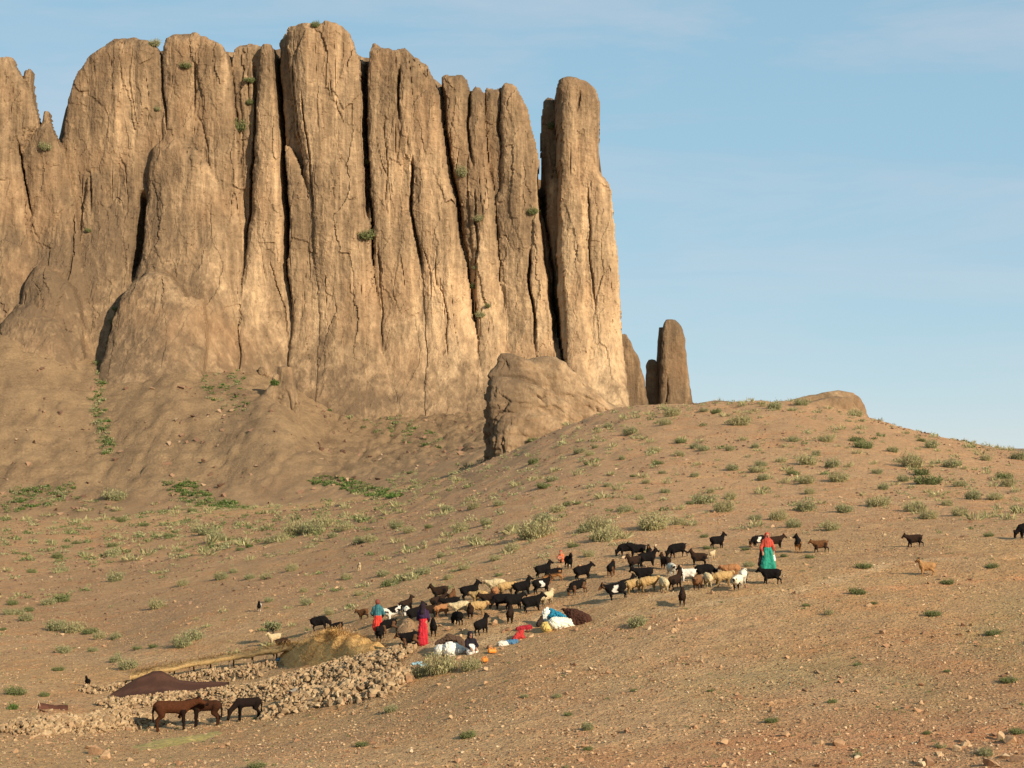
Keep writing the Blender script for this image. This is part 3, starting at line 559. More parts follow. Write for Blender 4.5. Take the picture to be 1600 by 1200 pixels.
# stones one can pick out on the near slope
def stone(p, s, label, group=None, mat=M_STONE, sq=(1, 1, 1), name='stone', cat='stone', k=None):
    o = link(name, STONE_ME[RNG.integers(12) if k is None else k], mat); o.location = (p[0], p[1], p[2] + s * .25)
    o.rotation_euler = (RNG.uniform(-.3, .3), RNG.uniform(-.3, .3), RNG.uniform(0, 6.28)); o.scale = [s * q * RNG.uniform(.85, 1.2) for q in sq]
    return tag(o, label, cat, group)
for m in STONE_ME: m.materials.append(M_STONE)
FS = [(1470,1168,.2),(1495,1172,.22),(1510,1165,.2),(1562,1155,.25),(1580,1160,.3),(1590,1190,.33),(1570,1185,.22),(1505,1160,.2),(1450,1195,.28),(1440,1197,.2),(1228,1150,.19),(1282,1162,.2),(1310,1165,.24),(1255,1130,.17),(643,1176,.17),(907,1189,.15),(872,1060,.12),(768,1150,.1),(1380,990,.22),(1300,985,.12),(1572,1108,.13),(1520,1145,.14),(1440,1100,.13),(1400,1152,.11),(1545,1197,.3),(1340,1185,.15),(1250,1190,.15),(1130,1198,.17),(700,1075,.13),(1100,1120,.1),(1020,1140,.1),(560,1178,.1),(900,985,.16),(795,985,.2),(787,988,.15),(765,1013,.22),(820,987,.12),(965,985,.17),(1060,970,.2),(1085,968,.13),(1020,965,.16),(1155,1010,.1),(930,1060,.12),(760,975,.3),(772,976,.28),(700,985,.2),(720,995,.14),(668,997,.13),(400,1150,.12),(520,1160,.1),(150,1178,.42),(165,1185,.3),(305,1195,.12),(140,1170,.22)]
fp = ground_at([q[0] for q in FS], [q[1] for q in FS])
for (u, v, s), p in zip(FS, fp):
    s *= .72
    if np.isfinite(p[0]): stone(p, s, sized(s * 2 * F / p[1]) + ' rust-brown angular stone ' + where(u, v), 'loose stones on the near slope')
# ------------------------------------------------------------------ plants
def blades(n, rad, hgt, spread_, wid, cols, seed, leafy=.0, lump=.3):
    r = np.random.default_rng(seed)
    a = r.uniform(0, 2 * np.pi, n); rr = rad * .55 * np.sqrt(r.uniform(0, 1, n)); root = np.stack([rr * np.cos(a), rr * np.sin(a), np.full(n, -.04)], 1)
    lum = 1 + lump * np.sin(a * 3 + seed) * np.cos(a * 2 + seed * 2)
    a2 = a + r.normal(0, .5, n); out = spread_ * (.15 + r.uniform(0, 1, n)) * (rr / (rad * .55) + .25)
    d = np.stack([np.cos(a2) * out, np.sin(a2) * out, r.uniform(.5, 1., n)], 1); d /= np.linalg.norm(d, axis=1)[:, None]
    ell = 1 / np.sqrt((d[:, :2] ** 2).sum(1) / rad ** 2 + d[:, 2] ** 2 / hgt ** 2); ln = ell * r.uniform(.55, 1.05, n) * lum
    t0 = r.uniform(.0, .75, n) * (leafy > 0); tip = root * .6 + d * ln[:, None]; beg = root + (tip - root) * t0[:, None]
    if leafy:                                          # leaf clumps: short faces spread through the dome
        dd = r.normal(size=(n, 3)); dd /= np.linalg.norm(dd, axis=1)[:, None]; tip = beg + dd * leafy * r.uniform(.6, 1.3, n)[:, None]
    sd = np.cross(tip - beg, r.normal(size=(n, 3))); sd /= np.linalg.norm(sd, axis=1)[:, None] + 1e-9; w_ = wid * r.uniform(.6, 1.3, n)[:, None]
    mid = beg + (tip - beg) * .55 + np.array([0, 0, 1]) * (ln * .05)[:, None]
    V = np.stack([beg, mid - sd * w_, tip, mid + sd * w_], 1).reshape(-1, 3); k = np.arange(n)[:, None] * 4
    c = np.asarray(cols)[r.integers(0, len(cols), n)] * r.uniform(.8, 1.2, (n, 1))
    return V, k + np.array([[0, 1, 2, 3]]), np.repeat(c, 4, 0)
TUS = [(.37, .325, .155), (.43, .37, .19), (.29, .27, .12), (.36, .30, .15), (.24, .235, .10)]
GRN = [(.13, .16, .055), (.17, .19, .07), (.10, .125, .042), (.23, .22, .095)]
GRY = [(.25, .25, .115), (.31, .29, .145), (.19, .20, .085), (.35, .31, .16)]
VIV = [(.075, .13, .028), (.105, .16, .035), (.055, .095, .022), (.15, .18, .055)]
def shrub_protos(kind, cnt, **kw):
    o = []
    for k in range(cnt):
        V, f, c = blades(seed=k * 7 + len(kind) * 31, **kw); V2, f2, c2 = blades(n=90, rad=kw['rad'] * .9, hgt=kw['hgt'] * .8, spread_=1.2, wid=.012, cols=[(.20, .14, .08)], seed=k + 90)
        o.append(mesh_np(kind, np.r_[V, V2], [np.r_[f, f2 + len(V)]], False, np.r_[c, c2])); o[-1].materials.append(M_PLANT)
    return o
SH = {'tussock': shrub_protos('tussock', 5, n=2000, rad=1., hgt=.85, spread_=1.7, wid=.018, cols=TUS, leafy=.17),
      'cushion': shrub_protos('cushion', 4, n=1600, rad=1., hgt=.62, spread_=1.6, wid=.03, cols=GRN, leafy=.11),
      'greybush': shrub_protos('greybush', 4, n=1700, rad=1., hgt=.75, spread_=1.5, wid=.026, cols=GRY, leafy=.12),
      'vivid': shrub_protos('vividplant', 3, n=800, rad=1., hgt=.5, spread_=1.6, wid=.07, cols=VIV, leafy=.18)}
def shrub(p, r, kind, label, group=None, hs=1., name='shrub', cat='shrub'):
    o = link(name, SH[kind][RNG.integers(len(SH[kind]))]); o.location = p; o.rotation_euler = (0, 0, RNG.uniform(0, 6.28)); o.scale = (r * RNG.uniform(.85, 1.2), r * RNG.uniform(.85, 1.2), r * hs * RNG.uniform(.85, 1.2))
    return tag(o, label, cat, group)
# (u, v at the foot, width in photo pixels, kind) read off the photograph
SB = '''1020 826 62 t;935 828 46 t;945 845 50 t;912 832 26 g;1155 664 40 t;1118 646 20 c;1100 643 16 g;1210 640 30 g;1252 633 26 g;1338 650 22 t;985 678 28 g;905 708 22 g;922 712 18 t;1050 650 30 t;1040 664 24 t;950 668 18 g;1064 692 20 c;1085 700 22 g;1100 704 22 g;1022 706 22 t;1028 726 20 c;833 724 24 c;918 726 14 c;972 718 14 g;850 762 28 c;862 752 24 g;885 790 18 c;902 788 14 c;1140 704 18 g;1062 712 20 t;1145 735 22 g;1185 738 26 t;1100 786 44 g;1130 800 40 t;1140 780 26 t;1078 788 16 c;1110 770 18 t;1190 728 22 g;1192 750 24 g;1220 722 20 t;1240 742 26 c;1262 726 38 t;1275 712 20 g;1350 700 36 c;1340 690 28 c;1395 706 24 g;1300 730 34 g;1260 755 30 t;1215 812 36 t;1258 798 36 g;1240 824 30 g;1300 828 30 t;1180 812 22 g;1265 772 20 t;1310 752 34 t;1372 790 40 t;1320 800 34 g;1425 730 44 t;1440 742 30 c;1455 700 26 g;1450 756 52 c;1412 752 26 g;1485 730 34 g;1495 728 22 c;1505 686 24 t;1440 690 16 c;1590 718 34 g;1570 748 28 c;1575 760 30 t;1500 760 26 t;1520 780 30 g;1430 800 44 t;1450 810 30 t;1500 806 30 t;1590 800 28 g;1545 838 18 c;1350 887 28 c;1480 912 26 c;1340 928 30 c;1458 962 28 c;1365 944 14 c;1260 947 16 c;1550 992 26 c;1550 887 26 c;1575 1066 36 c;1300 1098 18 c;1470 1168 22 g;1540 1180 30 g;1590 1146 30 c;1205 1128 24 c;1448 1147 16 c;1340 1182 16 g;1295 960 16 t;730 1152 32 c;565 1166 26 c;610 1112 28 g;918 1140 26 g;888 1118 16 c;870 1090 16 g;918 1172 18 c;402 1199 34 c;690 1050 62 t;735 1046 40 t;660 1056 30 t;995 978 36 g;1165 860 16 c;1170 885 18 g;1265 872 18 c;1225 870 14 c;1105 858 18 c;1100 840 16 c;780 900 14 c;895 855 20 c;920 870 22 t;800 860 26 t;835 840 60 t;760 820 26 g;720 830 30 t;745 850 30 t;560 850 26 g;620 825 30 g;640 832 26 t;600 900 26 g;610 915 32 c;640 905 28 g;660 898 30 g;690 870 20 g;670 825 18 c;540 828 24 t;520 840 20 g;490 832 40 g;440 845 26 t;460 838 50 t;425 848 30 g;580 846 26 t;500 825 40 t;640 740 14 c;455 892 24 t;430 985 24 g;420 940 18 g;415 905 20 t;475 925 16 t;390 905 22 g;285 915 20 t;245 950 34 t;300 1000 46 g;285 1010 36 g;345 905 26 g;365 895 18 g;180 908 34 g;95 895 30 g;50 895 18 c;175 870 30 g;175 855 24 c;130 868 20 g;90 872 22 c;120 850 18 c;80 850 20 g;190 815 20 c;265 840 22 c;325 835 40 g;340 845 30 g;310 832 30 t;255 802 18 c;225 822 20 c;180 780 40 g;300 800 24 c;355 845 18 c;390 855 14 v;375 850 14 v;375 860 16 c;40 970 30 g;20 945 22 c;30 960 20 g;45 955 20 c;15 960 24 g;75 945 28 g;95 940 34 c;90 985 40 g;115 988 44 t;140 990 30 c;155 998 26 t;180 998 24 g;100 1020 26 g;145 1018 20 g;90 1048 22 c;200 1045 34 g;180 1035 26 g;20 1108 22 v;215 1015 18 c;240 1012 18 c;25 1085 40 c;70 1088 22 c;5 985 14 c;410 1018 16 g;540 905 20 t;515 960 18 t;480 945 24 g;560 930 18 t;700 905 20 t;725 890 22 t;775 875 22 t;1340 1040 16 c;1480 1050 14 c;1110 1080 12 c;990 1080 14 c;820 1090 16 g;1085 745 16 g;990 745 14 c;950 760 18 g;930 700 14 g;1010 755 16 t;1035 740 14 g;1240 690 22 g;1290 690 24 t;1180 700 18 g;1370 740 20 g;1380 765 26 g;1540 720 20 t;1555 780 26 t;1480 790 24 t;1060 820 24 t;975 800 26 g;1000 780 18 t;1040 770 20 g;870 800 28 t;850 815 34 g;800 830 30 t;780 790 22 g;740 795 24 t;700 800 24 g;830 690 18 c;830 657 26 c;790 695 20 g'''
KD = {'t': ('tussock', 'straw-coloured tussock'), 'c': ('cushion', 'dark green cushion shrub'), 'g': ('greybush', 'grey-green shrub'), 'v': ('vivid', 'bright green leafy plant')}
UNI = {(1020, 826): 'widest straw-coloured shrub on the hillside above the black goats', (690, 1052): 'long dry grey shrub below the seated woman and white sacks', (300, 1000): 'tall dark grey-green bush above the thatched pen roof',
       (1505, 686): 'lone tussock standing against the sky on the right skyline', (835, 840): 'broad pale tussock on the slope above the middle of the herd', (830, 657): 'green bush growing in a cleft of the big layered outcrop'}
sp_ = [q.split() for q in SB.replace('\n', '').split(';')]
pts = ground_at([float(q[0]) for q in sp_], [float(q[1]) for q in sp_])
for q, p in zip(sp_, pts):
    if not np.isfinite(p[0]): continue
    kd, lb = KD[q[3]]; key = (int(q[0]), int(q[1])); r = float(q[2]) / 2 / F * p[1] * 1.05
    fa = ' beyond the gully' if p[1] > 160 and p[0] < 0 else ' near the herd and below it' if p[1] < 118 else ''
    shrub(p, r, kd, UNI.get(key, sized(float(q[2])) + ' ' + lb + ' ' + where(*key)), None if key in UNI else 'desert shrubs on the slopes', 1.25 if p[1] < 90 and kd == 'cushion' else 1.35 if kd == 'cushion' else 1.5)
# scattered small tufts too many to name
def tufts(name, label, x, y, r, kinds, cat='tufts'):
    Vs, Fs, Cs = [], [], []; off = 0
    for k in range(len(x)):
        kd = kinds[RNG.integers(len(kinds))]; V, f, c = TP[kd][RNG.integers(len(TP[kd]))]; a = RNG.uniform(0, 6.28); ca, sa = math.cos(a), math.sin(a)
        Q = V @ np.array([[ca, sa, 0], [-sa, ca, 0], [0, 0, 1]]) * r[k] + np.array([x[k], y[k], float(H(x[k], y[k]))]); Vs.append(Q); Fs.append(f + off); off += len(V); Cs.append(c)
    return tag(link(name, mesh_np(name, np.concatenate(Vs), [np.concatenate(Fs)], False, np.concatenate(Cs)), M_PLANT), label, cat, kind='stuff')
TP = {'t': [blades(42, 1., 1.1, 1.5, .06, TUS, k + 5) for k in range(4)], 'c': [blades(46, 1., .8, 1.6, .14, GRN, k + 15, leafy=.25) for k in range(4)],
      'g': [blades(46, 1., .95, 1.5, .12, GRY, k + 25, leafy=.25) for k in range(4)], 'v': [blades(70, 1., .45, 1.6, .14, VIV, k + 35, leafy=.3) for k in range(4)]}
x, y = spread(4600, 95, 330, .85); k = RNG.uniform(0, 1, len(x)) < np.clip(.4 + 1.5 * n2(x, y, 16, 3, off=55.), .06, 1); x, y = x[k], y[k]
tufts('scattered_tufts', 'small dry tufts dotted over the far hillsides', x, y, (.11 + .5 * RNG.uniform(0, 1, len(x)) ** 2.2) * (y / 140) ** .7, 'tgcg')
x, y = spread(1500, 105, 215, 1.); k = (x > -8) & (RNG.uniform(0, 1, len(x)) < np.clip(.5 + 1.2 * n2(x, y, 12, 2, off=155.), .1, 1)); x, y = x[k], y[k]
tufts('hill_tufts', 'pale olive tufts spread over the right hill', x, y, (.2 + .45 * RNG.uniform(0, 1, len(x)) ** 2), 'ttg')
x, y = spread(500, 52, 100); tufts('near_tufts', 'tiny green tufts among the gravel of the near slope', x, y, RNG.uniform(.04, .13, len(x)), 'ccg')
def patch(poly, n, r0, r1, kinds, name, label, dmax=480.):
    poly = np.array(poly, float); lo, hi = poly.min(0), poly.max(0); U = RNG.uniform(lo[0], hi[0], n * 4); W = RNG.uniform(lo[1], hi[1], n * 4)
    ins = np.zeros(len(U), bool); j = len(poly) - 1
    for i in range(len(poly)):
        xi, yi, xj, yj = *poly[i], *poly[j]; ins ^= ((yi > W) != (yj > W)) & (U < (xj - xi) * (W - yi) / (yj - yi + 1e-9) + xi); j = i
    p = ground_at(U[ins][:n], W[ins][:n], 90., dmax); p = p[np.isfinite(p[:, 0])]
    if len(p): tufts(name, label, p[:, 0], p[:, 1], RNG.uniform(r0, r1, len(p)), kinds, 'ground plants')
patch([(250,748),(310,748),(330,775),(400,795),(330,800),(270,785)], 60, .3, .8, 'vcg', 'green_fringe', 'loose green plants fringing the middle patch')
patch([(265,752),(300,752),(310,766),(345,778),(390,790),(385,796),(330,792),(290,785),(262,766)], 90, .5, 1.3, 'vvc', 'green_patch', 'bright green plant patch at the foot of the middle rock apron')
patch([(478,748),(510,742),(560,752),(610,768),(630,776),(600,780),(560,772),(520,760),(490,758)], 100, .5, 1.2, 'vvc', 'green_patch', 'bright green plant patch stretching down the gully right of the apron')
patch([(30,762),(120,755),(100,785),(50,800),(10,800),(0,770)], 110, .5, 1.2, 'vcg', 'green_patch', 'loose green plants at the foot of the left rock apron')
patch([(150,565),(165,570),(160,620),(172,660),(180,705),(160,715),(145,660),(140,625),(150,600)], 90, .6, 1.4, 'vcg', 'green_streak', 'string of green plants in the chute between the left aprons', 520.)
patch([(300,575),(380,575),(390,640),(370,650),(330,630)], 80, .5, 1.1, 'vcg', 'green_patch', 'scattered green plants on the slope under the middle cliffs', 520.)
patch([(465,590),(500,600),(560,625),(640,650),(700,690),(690,700),(620,690),(540,660),(480,620)], 150, .5, 1.2, 'vcg', 'green_patch', 'plants along the ledge line below the main tower', 520.)
patch([(0,780),(150,775),(330,800),(480,800),(640,780),(600,830),(420,860),(200,880),(0,880)], 260, .3, 1.0, 'gctc', 'green_scatter', 'olive plants scattered over the valley floor left of the hill')
patch([(590,738),(650,735),(660,765),(620,768)], 30, .4, .9, 'gc', 'green_patch', 'grey-green plants at the head of the gully', 420.)

# ------------------------------------------------------------------ continuous bodies: smooth-blended tapered limbs, meshed by surface nets
def surface_net(Fv, org, h):
    s = Fv < 0; nx, ny, nz = Fv.shape
    c = [s[i:nx - 1 + i, j:ny - 1 + j, k:nz - 1 + k] for i in (0, 1) for j in (0, 1) for k in (0, 1)]
    tot = sum(q.astype(np.int8) for q in c); mixed = (tot > 0) & (tot < 8); idx = -np.ones(mixed.shape, np.int64); cells = np.argwhere(mixed); idx[mixed] = np.arange(len(cells))
    acc = np.zeros((len(cells), 3)); cnt = np.zeros(len(cells)); offs = [(i, j, k) for i in (0, 1) for j in (0, 1) for k in (0, 1)]
    val = {o: Fv[cells[:, 0] + o[0], cells[:, 1] + o[1], cells[:, 2] + o[2]] for o in offs}
    for a in offs:
        for ax in range(3):
            if a[ax]: continue
            b = tuple(1 if q == ax else a[q] for q in range(3)); f0, f1 = val[a], val[b]; m = (f0 < 0) != (f1 < 0); t = np.where(m, f0 / np.where(m, f0 - f1, 1), 0)
            p = np.array(a, float)[None].repeat(len(cells), 0); p[:, ax] += t; acc += p * m[:, None]; cnt += m
    V = (cells + acc / cnt[:, None]) * h + org; Q = []
    for ax in range(3):
        o1, o2 = [(1, 2), (2, 0), (0, 1)][ax]; sl = [slice(None)] * 3; sl2 = [slice(None)] * 3; sl[ax] = slice(0, -1); sl2[ax] = slice(1, None)
        ch = np.argwhere(s[tuple(sl)] != s[tuple(sl2)]); ch = ch[(ch[:, o1] > 0) & (ch[:, o2] > 0) & (ch[:, o1] < idx.shape[o1]) & (ch[:, o2] < idx.shape[o2])]
        e1 = np.zeros(3, int); e1[o1] = 1; e2 = np.zeros(3, int); e2[o2] = 1
        g = lambda q: idx[q[:, 0], q[:, 1], q[:, 2]]
        q = np.stack([g(ch - e1 - e2), g(ch - e2), g(ch), g(ch - e1)], 1); ins = s[ch[:, 0], ch[:, 1], ch[:, 2]]
        q = np.where(ins[:, None], q, q[:, ::-1]); Q.append(q)
    Q = np.concatenate(Q); return V, Q[(Q >= 0).all(1)]
class Body:
    def __init__(s, h=.03, k=.04): s.p = []; s.h = h; s.k = k
    def limb(s, a, ra, b, rb, col, sy=1.): s.p.append((np.array(a, float), ra, np.array(b, float), rb, np.array(col, float), sy)); return s
    def chain(s, pts, col, sy=1.):
        for (a, ra), (b, rb) in zip(pts[:-1], pts[1:]): s.limb(a, ra, b, rb, col, sy)
        return s
    def dist(s, P, q):
        a, ra, b, rb, col, sy = q; A = a.copy(); Bv = b.copy(); Pq = P.copy()
        if sy != 1.: Pq = Pq * np.array([1, 1 / sy, 1]); A[1] /= sy; Bv[1] /= sy
        ab = Bv - A; t = np.clip(((Pq - A) @ ab) / (ab @ ab + 1e-9), 0, 1); return np.linalg.norm(Pq - A - t[..., None] * ab, axis=-1) - (ra + (rb - ra) * t)
    def mesh(s, name, rough=.0, paint=None):
        lo = np.min([np.minimum(q[0] - q[1] * max(1, q[5]), q[2] - q[3] * max(1, q[5])) for q in s.p], 0) - 3 * s.h; hi = np.max([np.maximum(q[0] + q[1] * max(1, q[5]), q[2] + q[3] * max(1, q[5])) for q in s.p], 0) + 3 * s.h
        n = np.ceil((hi - lo) / s.h).astype(int) + 1; ax = [lo[i] + np.arange(n[i]) * s.h for i in range(3)]; Fv = np.full(n, 1.)
        for q in s.p:
            m = s.k + 2.5 * s.h; l = np.minimum(q[0] - q[1] * max(1, q[5]), q[2] - q[3] * max(1, q[5])) - m; g = np.maximum(q[0] + q[1] * max(1, q[5]), q[2] + q[3] * max(1, q[5])) + m
            i0 = np.clip(((l - lo) / s.h).astype(int), 0, n); i1 = np.clip(((g - lo) / s.h).astype(int) + 2, 0, n); S = tuple(slice(a, b) for a, b in zip(i0, i1))
            P = np.stack(np.meshgrid(ax[0][S[0]], ax[1][S[1]], ax[2][S[2]], indexing='ij'), -1); d = s.dist(P, q); f = Fv[S]
            hh = np.clip(.5 + .5 * (f - d) / s.k, 0, 1); Fv[S] = f * (1 - hh) + d * hh - s.k * hh * (1 - hh)
        V, Q = surface_net(Fv, lo, s.h)
        D = np.stack([s.dist(V, q) for q in s.p], 1); col = np.array([q[4] for q in s.p])[D.argmin(1)]
        if rough: V = V + rough * np.stack([fbm(V, (14,) * 3, 2, off=o) for o in (0., 5., 9.)], 1)
        if paint: col = paint(V, col)
        return mesh_np(name, V, [Q], True, col)

BLK = (.009, .0075, .007); DBR = (.026, .015, .010); BRN = (.105, .048, .02); TAN = (.30, .16, .065); CRM = (.42, .32, .18); WHT = (.56, .51, .42); RUS = (.14, .06, .025); GRYC = (.22, .19, .15)
GPAL = {'black': (BLK, BLK, BLK), 'brownface': (BLK, BRN, (.10, .05, .025)), 'dark': (DBR, DBR, BLK), 'brown': (BRN, RUS, DBR), 'tan': (TAN, BRN, TAN), 'brownlegs': (BLK, BLK, (.24, .11, .04)),
        'pied': (WHT, BLK, WHT), 'pale': (CRM, CRM, CRM), 'whiteblackhead': (WHT, BLK, WHT), 'pinto': (BLK, BRN, BLK), 'greybrown': (GRYC, DBR, DBR)}
def goat_mesh(pose, pal, stride):
    co, fa, le = [np.array(c) for c in GPAL[pal]]; b = Body(.0255, .05)
    b.limb((.22, 0, .455), .172, (-.22, 0, .47), .175, co, .84).limb((.16, 0, .36), .12, (-.18, 0, .37), .12, co, .9).limb((.27, 0, .47), .125, (.17, 0, .40), .13, co, .9).limb((-.26, 0, .50), .128, (-.16, 0, .46), .13, co, .9)
    b.limb((.16, 0, .60), .06, (-.26, 0, .595), .055, co)
    nb = (.27, 0, .54)
    if pose == 'up': hd, mz = (.42, 0, .75), (.57, 0, .675)
    elif pose == 'level': hd, mz = (.50, 0, .64), (.64, 0, .55)
    elif pose == 'graze': hd, mz = (.50, 0, .26), (.545, 0, .09); nb = (.30, 0, .48)
    elif pose == 'side': hd, mz = (.40, .10, .74), (.38, .24, .67)
    b.limb(nb, .125, hd, .075, co).limb((nb[0] - .04, 0, nb[2] - .04), .10, ((nb[0] + hd[0]) / 2, hd[1] / 2, (nb[2] + hd[2]) / 2 - .02), .075, co)
    hv = np.array(hd); mv = np.array(mz); dv = (mv - hv) / np.linalg.norm(mv - hv); sd = np.cross(dv, (0, 0, 1)) if abs(dv[2]) < .97 else np.array([0, 1., 0]); sd /= np.linalg.norm(sd); up = np.cross(sd, dv)
    b.limb(hv - dv * .02, .068, mv, .040, fa)
    for s_ in (-1, 1):
        e0 = hv - dv * .015 + sd * s_ * .05; b.limb(e0, .024, e0 + sd * s_ * .05 - up * .10 + dv * .01, .018, fa)
        h0 = hv - dv * .02 + up * .055 + sd * s_ * .022; h1 = h0 + up * .035 - dv * .05 + sd * s_ * .015; b.limb(h0, .016, h1, .013, DBR).limb(h1, .013, h1 - dv * .07 - up * .015 + sd * s_ * .03, .008, DBR)
    b.limb(mv - up * .02, .018, mv - up * .09 - dv * .015, .010, fa)                                   # beard
    f = (.10, -.05, .06, -.10) if stride else (.01, -.01, .02, -.02)
    for i, s_ in enumerate((-1, 1)):
        b.chain([((.23, s_ * .085, .42), .075), ((.24 + f[i] * .5, s_ * .085, .22), .040), ((.24 + f[i], s_ * .085, .03), .024)], le)
        b.chain([((-.25, s_ * .085, .46), .085), ((-.17 + f[2 + i] * .4, s_ * .09, .33), .056), ((-.31 + f[2 + i] * .8, s_ * .085, .22), .030), ((-.29 + f[2 + i] * 1.2, s_ * .085, .03), .024)], le)
    b.limb((-.37, 0, .56), .03, (-.45, 0, .62), .018, co)
    def paint(V, c):
        if pal == 'pied': n = fbm(V, (4.2, 4.2, 4.2), 2, off=2.); c[(n > .05) & (V[:, 2] > .3)] = BLK
        if pal == 'pinto': c[(np.abs(V[:, 0] - .02 - .05 * np.sin(V[:, 2] * 20)) < .085) & (V[:, 2] > .30) & (V[:, 2] < .58)] = WHT
        if pal == 'whiteblackhead': c[V[:, 0] > .27] = BLK
        if pal == 'brownlegs': m = np.clip((V[:, 2] - .32) / .12, 0, 1)[:, None]; c[:] = np.where(V[:, 2:3] < .46, np.array((.24, .11, .04)) * (1 - m) + np.array(BLK) * m, c)
        return c
    me = b.mesh('goat', .012, paint); me.materials.append(M_COAT); return me
SPAL = {'tan': ((.36, .23, .095), (.20, .10, .045)), 'cream': ((.46, .36, .20), (.34, .23, .12)), 'rust': ((.28, .13, .055), (.10, .045, .025)), 'blackface': ((.60, .54, .40), BLK), 'brown': ((.15, .075, .035), DBR), 'grey': ((.42, .40, .32), DBR), 'ring': ((.60, .55, .42), BLK)}
def sheep_mesh(pose, pal):
    co, fa = [np.array(c) for c in SPAL[pal]]; b = Body(.028, .06)
    b.limb((.22, 0, .46), .185, (-.22, 0, .47), .195, co, .92).limb((.0, 0, .50), .17, (-.05, 0, .50), .17, co)
    nb = (.30, 0, .50); hd, mz = {'level': ((.47, 0, .58), (.60, 0, .49)), 'up': ((.43, 0, .68), (.57, 0, .61)), 'graze': ((.49, 0, .25), (.53, 0, .09))}[pose]
    b.limb(nb, .14, hd, .085, co).limb(hd, .070, mz, .040, fa)
    for s_ in (-1, 1):
        e = np.array(hd) + (0, s_ * .06, .01); b.limb(e, .022, e + (-.01, s_ * .09, -.05), .014, fa)
        b.chain([((.21, s_ * .10, .38), .075), ((.22, s_ * .095, .20), .034), ((.22, s_ * .095, .03), .026)], fa if pal in ('blackface', 'brown') else co * .7)
        b.chain([((-.24, s_ * .10, .40), .095), ((-.20, s_ * .10, .28), .05), ((-.28, s_ * .095, .19), .032), ((-.26, s_ * .095, .03), .026)], co * .7)
    b.limb((-.40, 0, .52), .07, (-.44, 0, .36), .05, co)
    def paint(V, c):
        c = c * (1 - .25 * np.clip((.42 - V[:, 2]) / .2, 0, 1))[:, None] if pal in ('tan', 'cream', 'blackface') else c          # colour darkens downwards from the lower flank
        if pal == 'ring': c[(V[:, 0] > .1) & (V[:, 0] < .34)] = BLK
        return c
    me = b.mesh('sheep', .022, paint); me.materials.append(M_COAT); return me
_cache = {}
def animal(kind, u, v, hd, size, pose, pal, label, stride=0, group=None):
    key = (kind, pose, pal, stride)
    if key not in _cache: _cache[key] = goat_mesh(pose, pal, stride) if kind == 'goat' else sheep_mesh(pose, pal)
    p = gp(u, v); o = link(kind, _cache[key]); e = .25
    gx = (H(p[0] + e, p[1]) - H(p[0] - e, p[1])) / (2 * e); gy = (H(p[0], p[1] + e) - H(p[0], p[1] - e)) / (2 * e); a = R(hd)
    o.location = (p[0], p[1], p[2] - .012); o.rotation_euler = (0, -math.atan(gx * math.cos(a) + gy * math.sin(a)) * .8, a); o.scale = (size * .9,) * 3
    return tag(o, label, kind, group or ('goats of the herd' if kind == 'goat' else 'sheep of the herd'))
G = 'goat'; S = 'sheep'
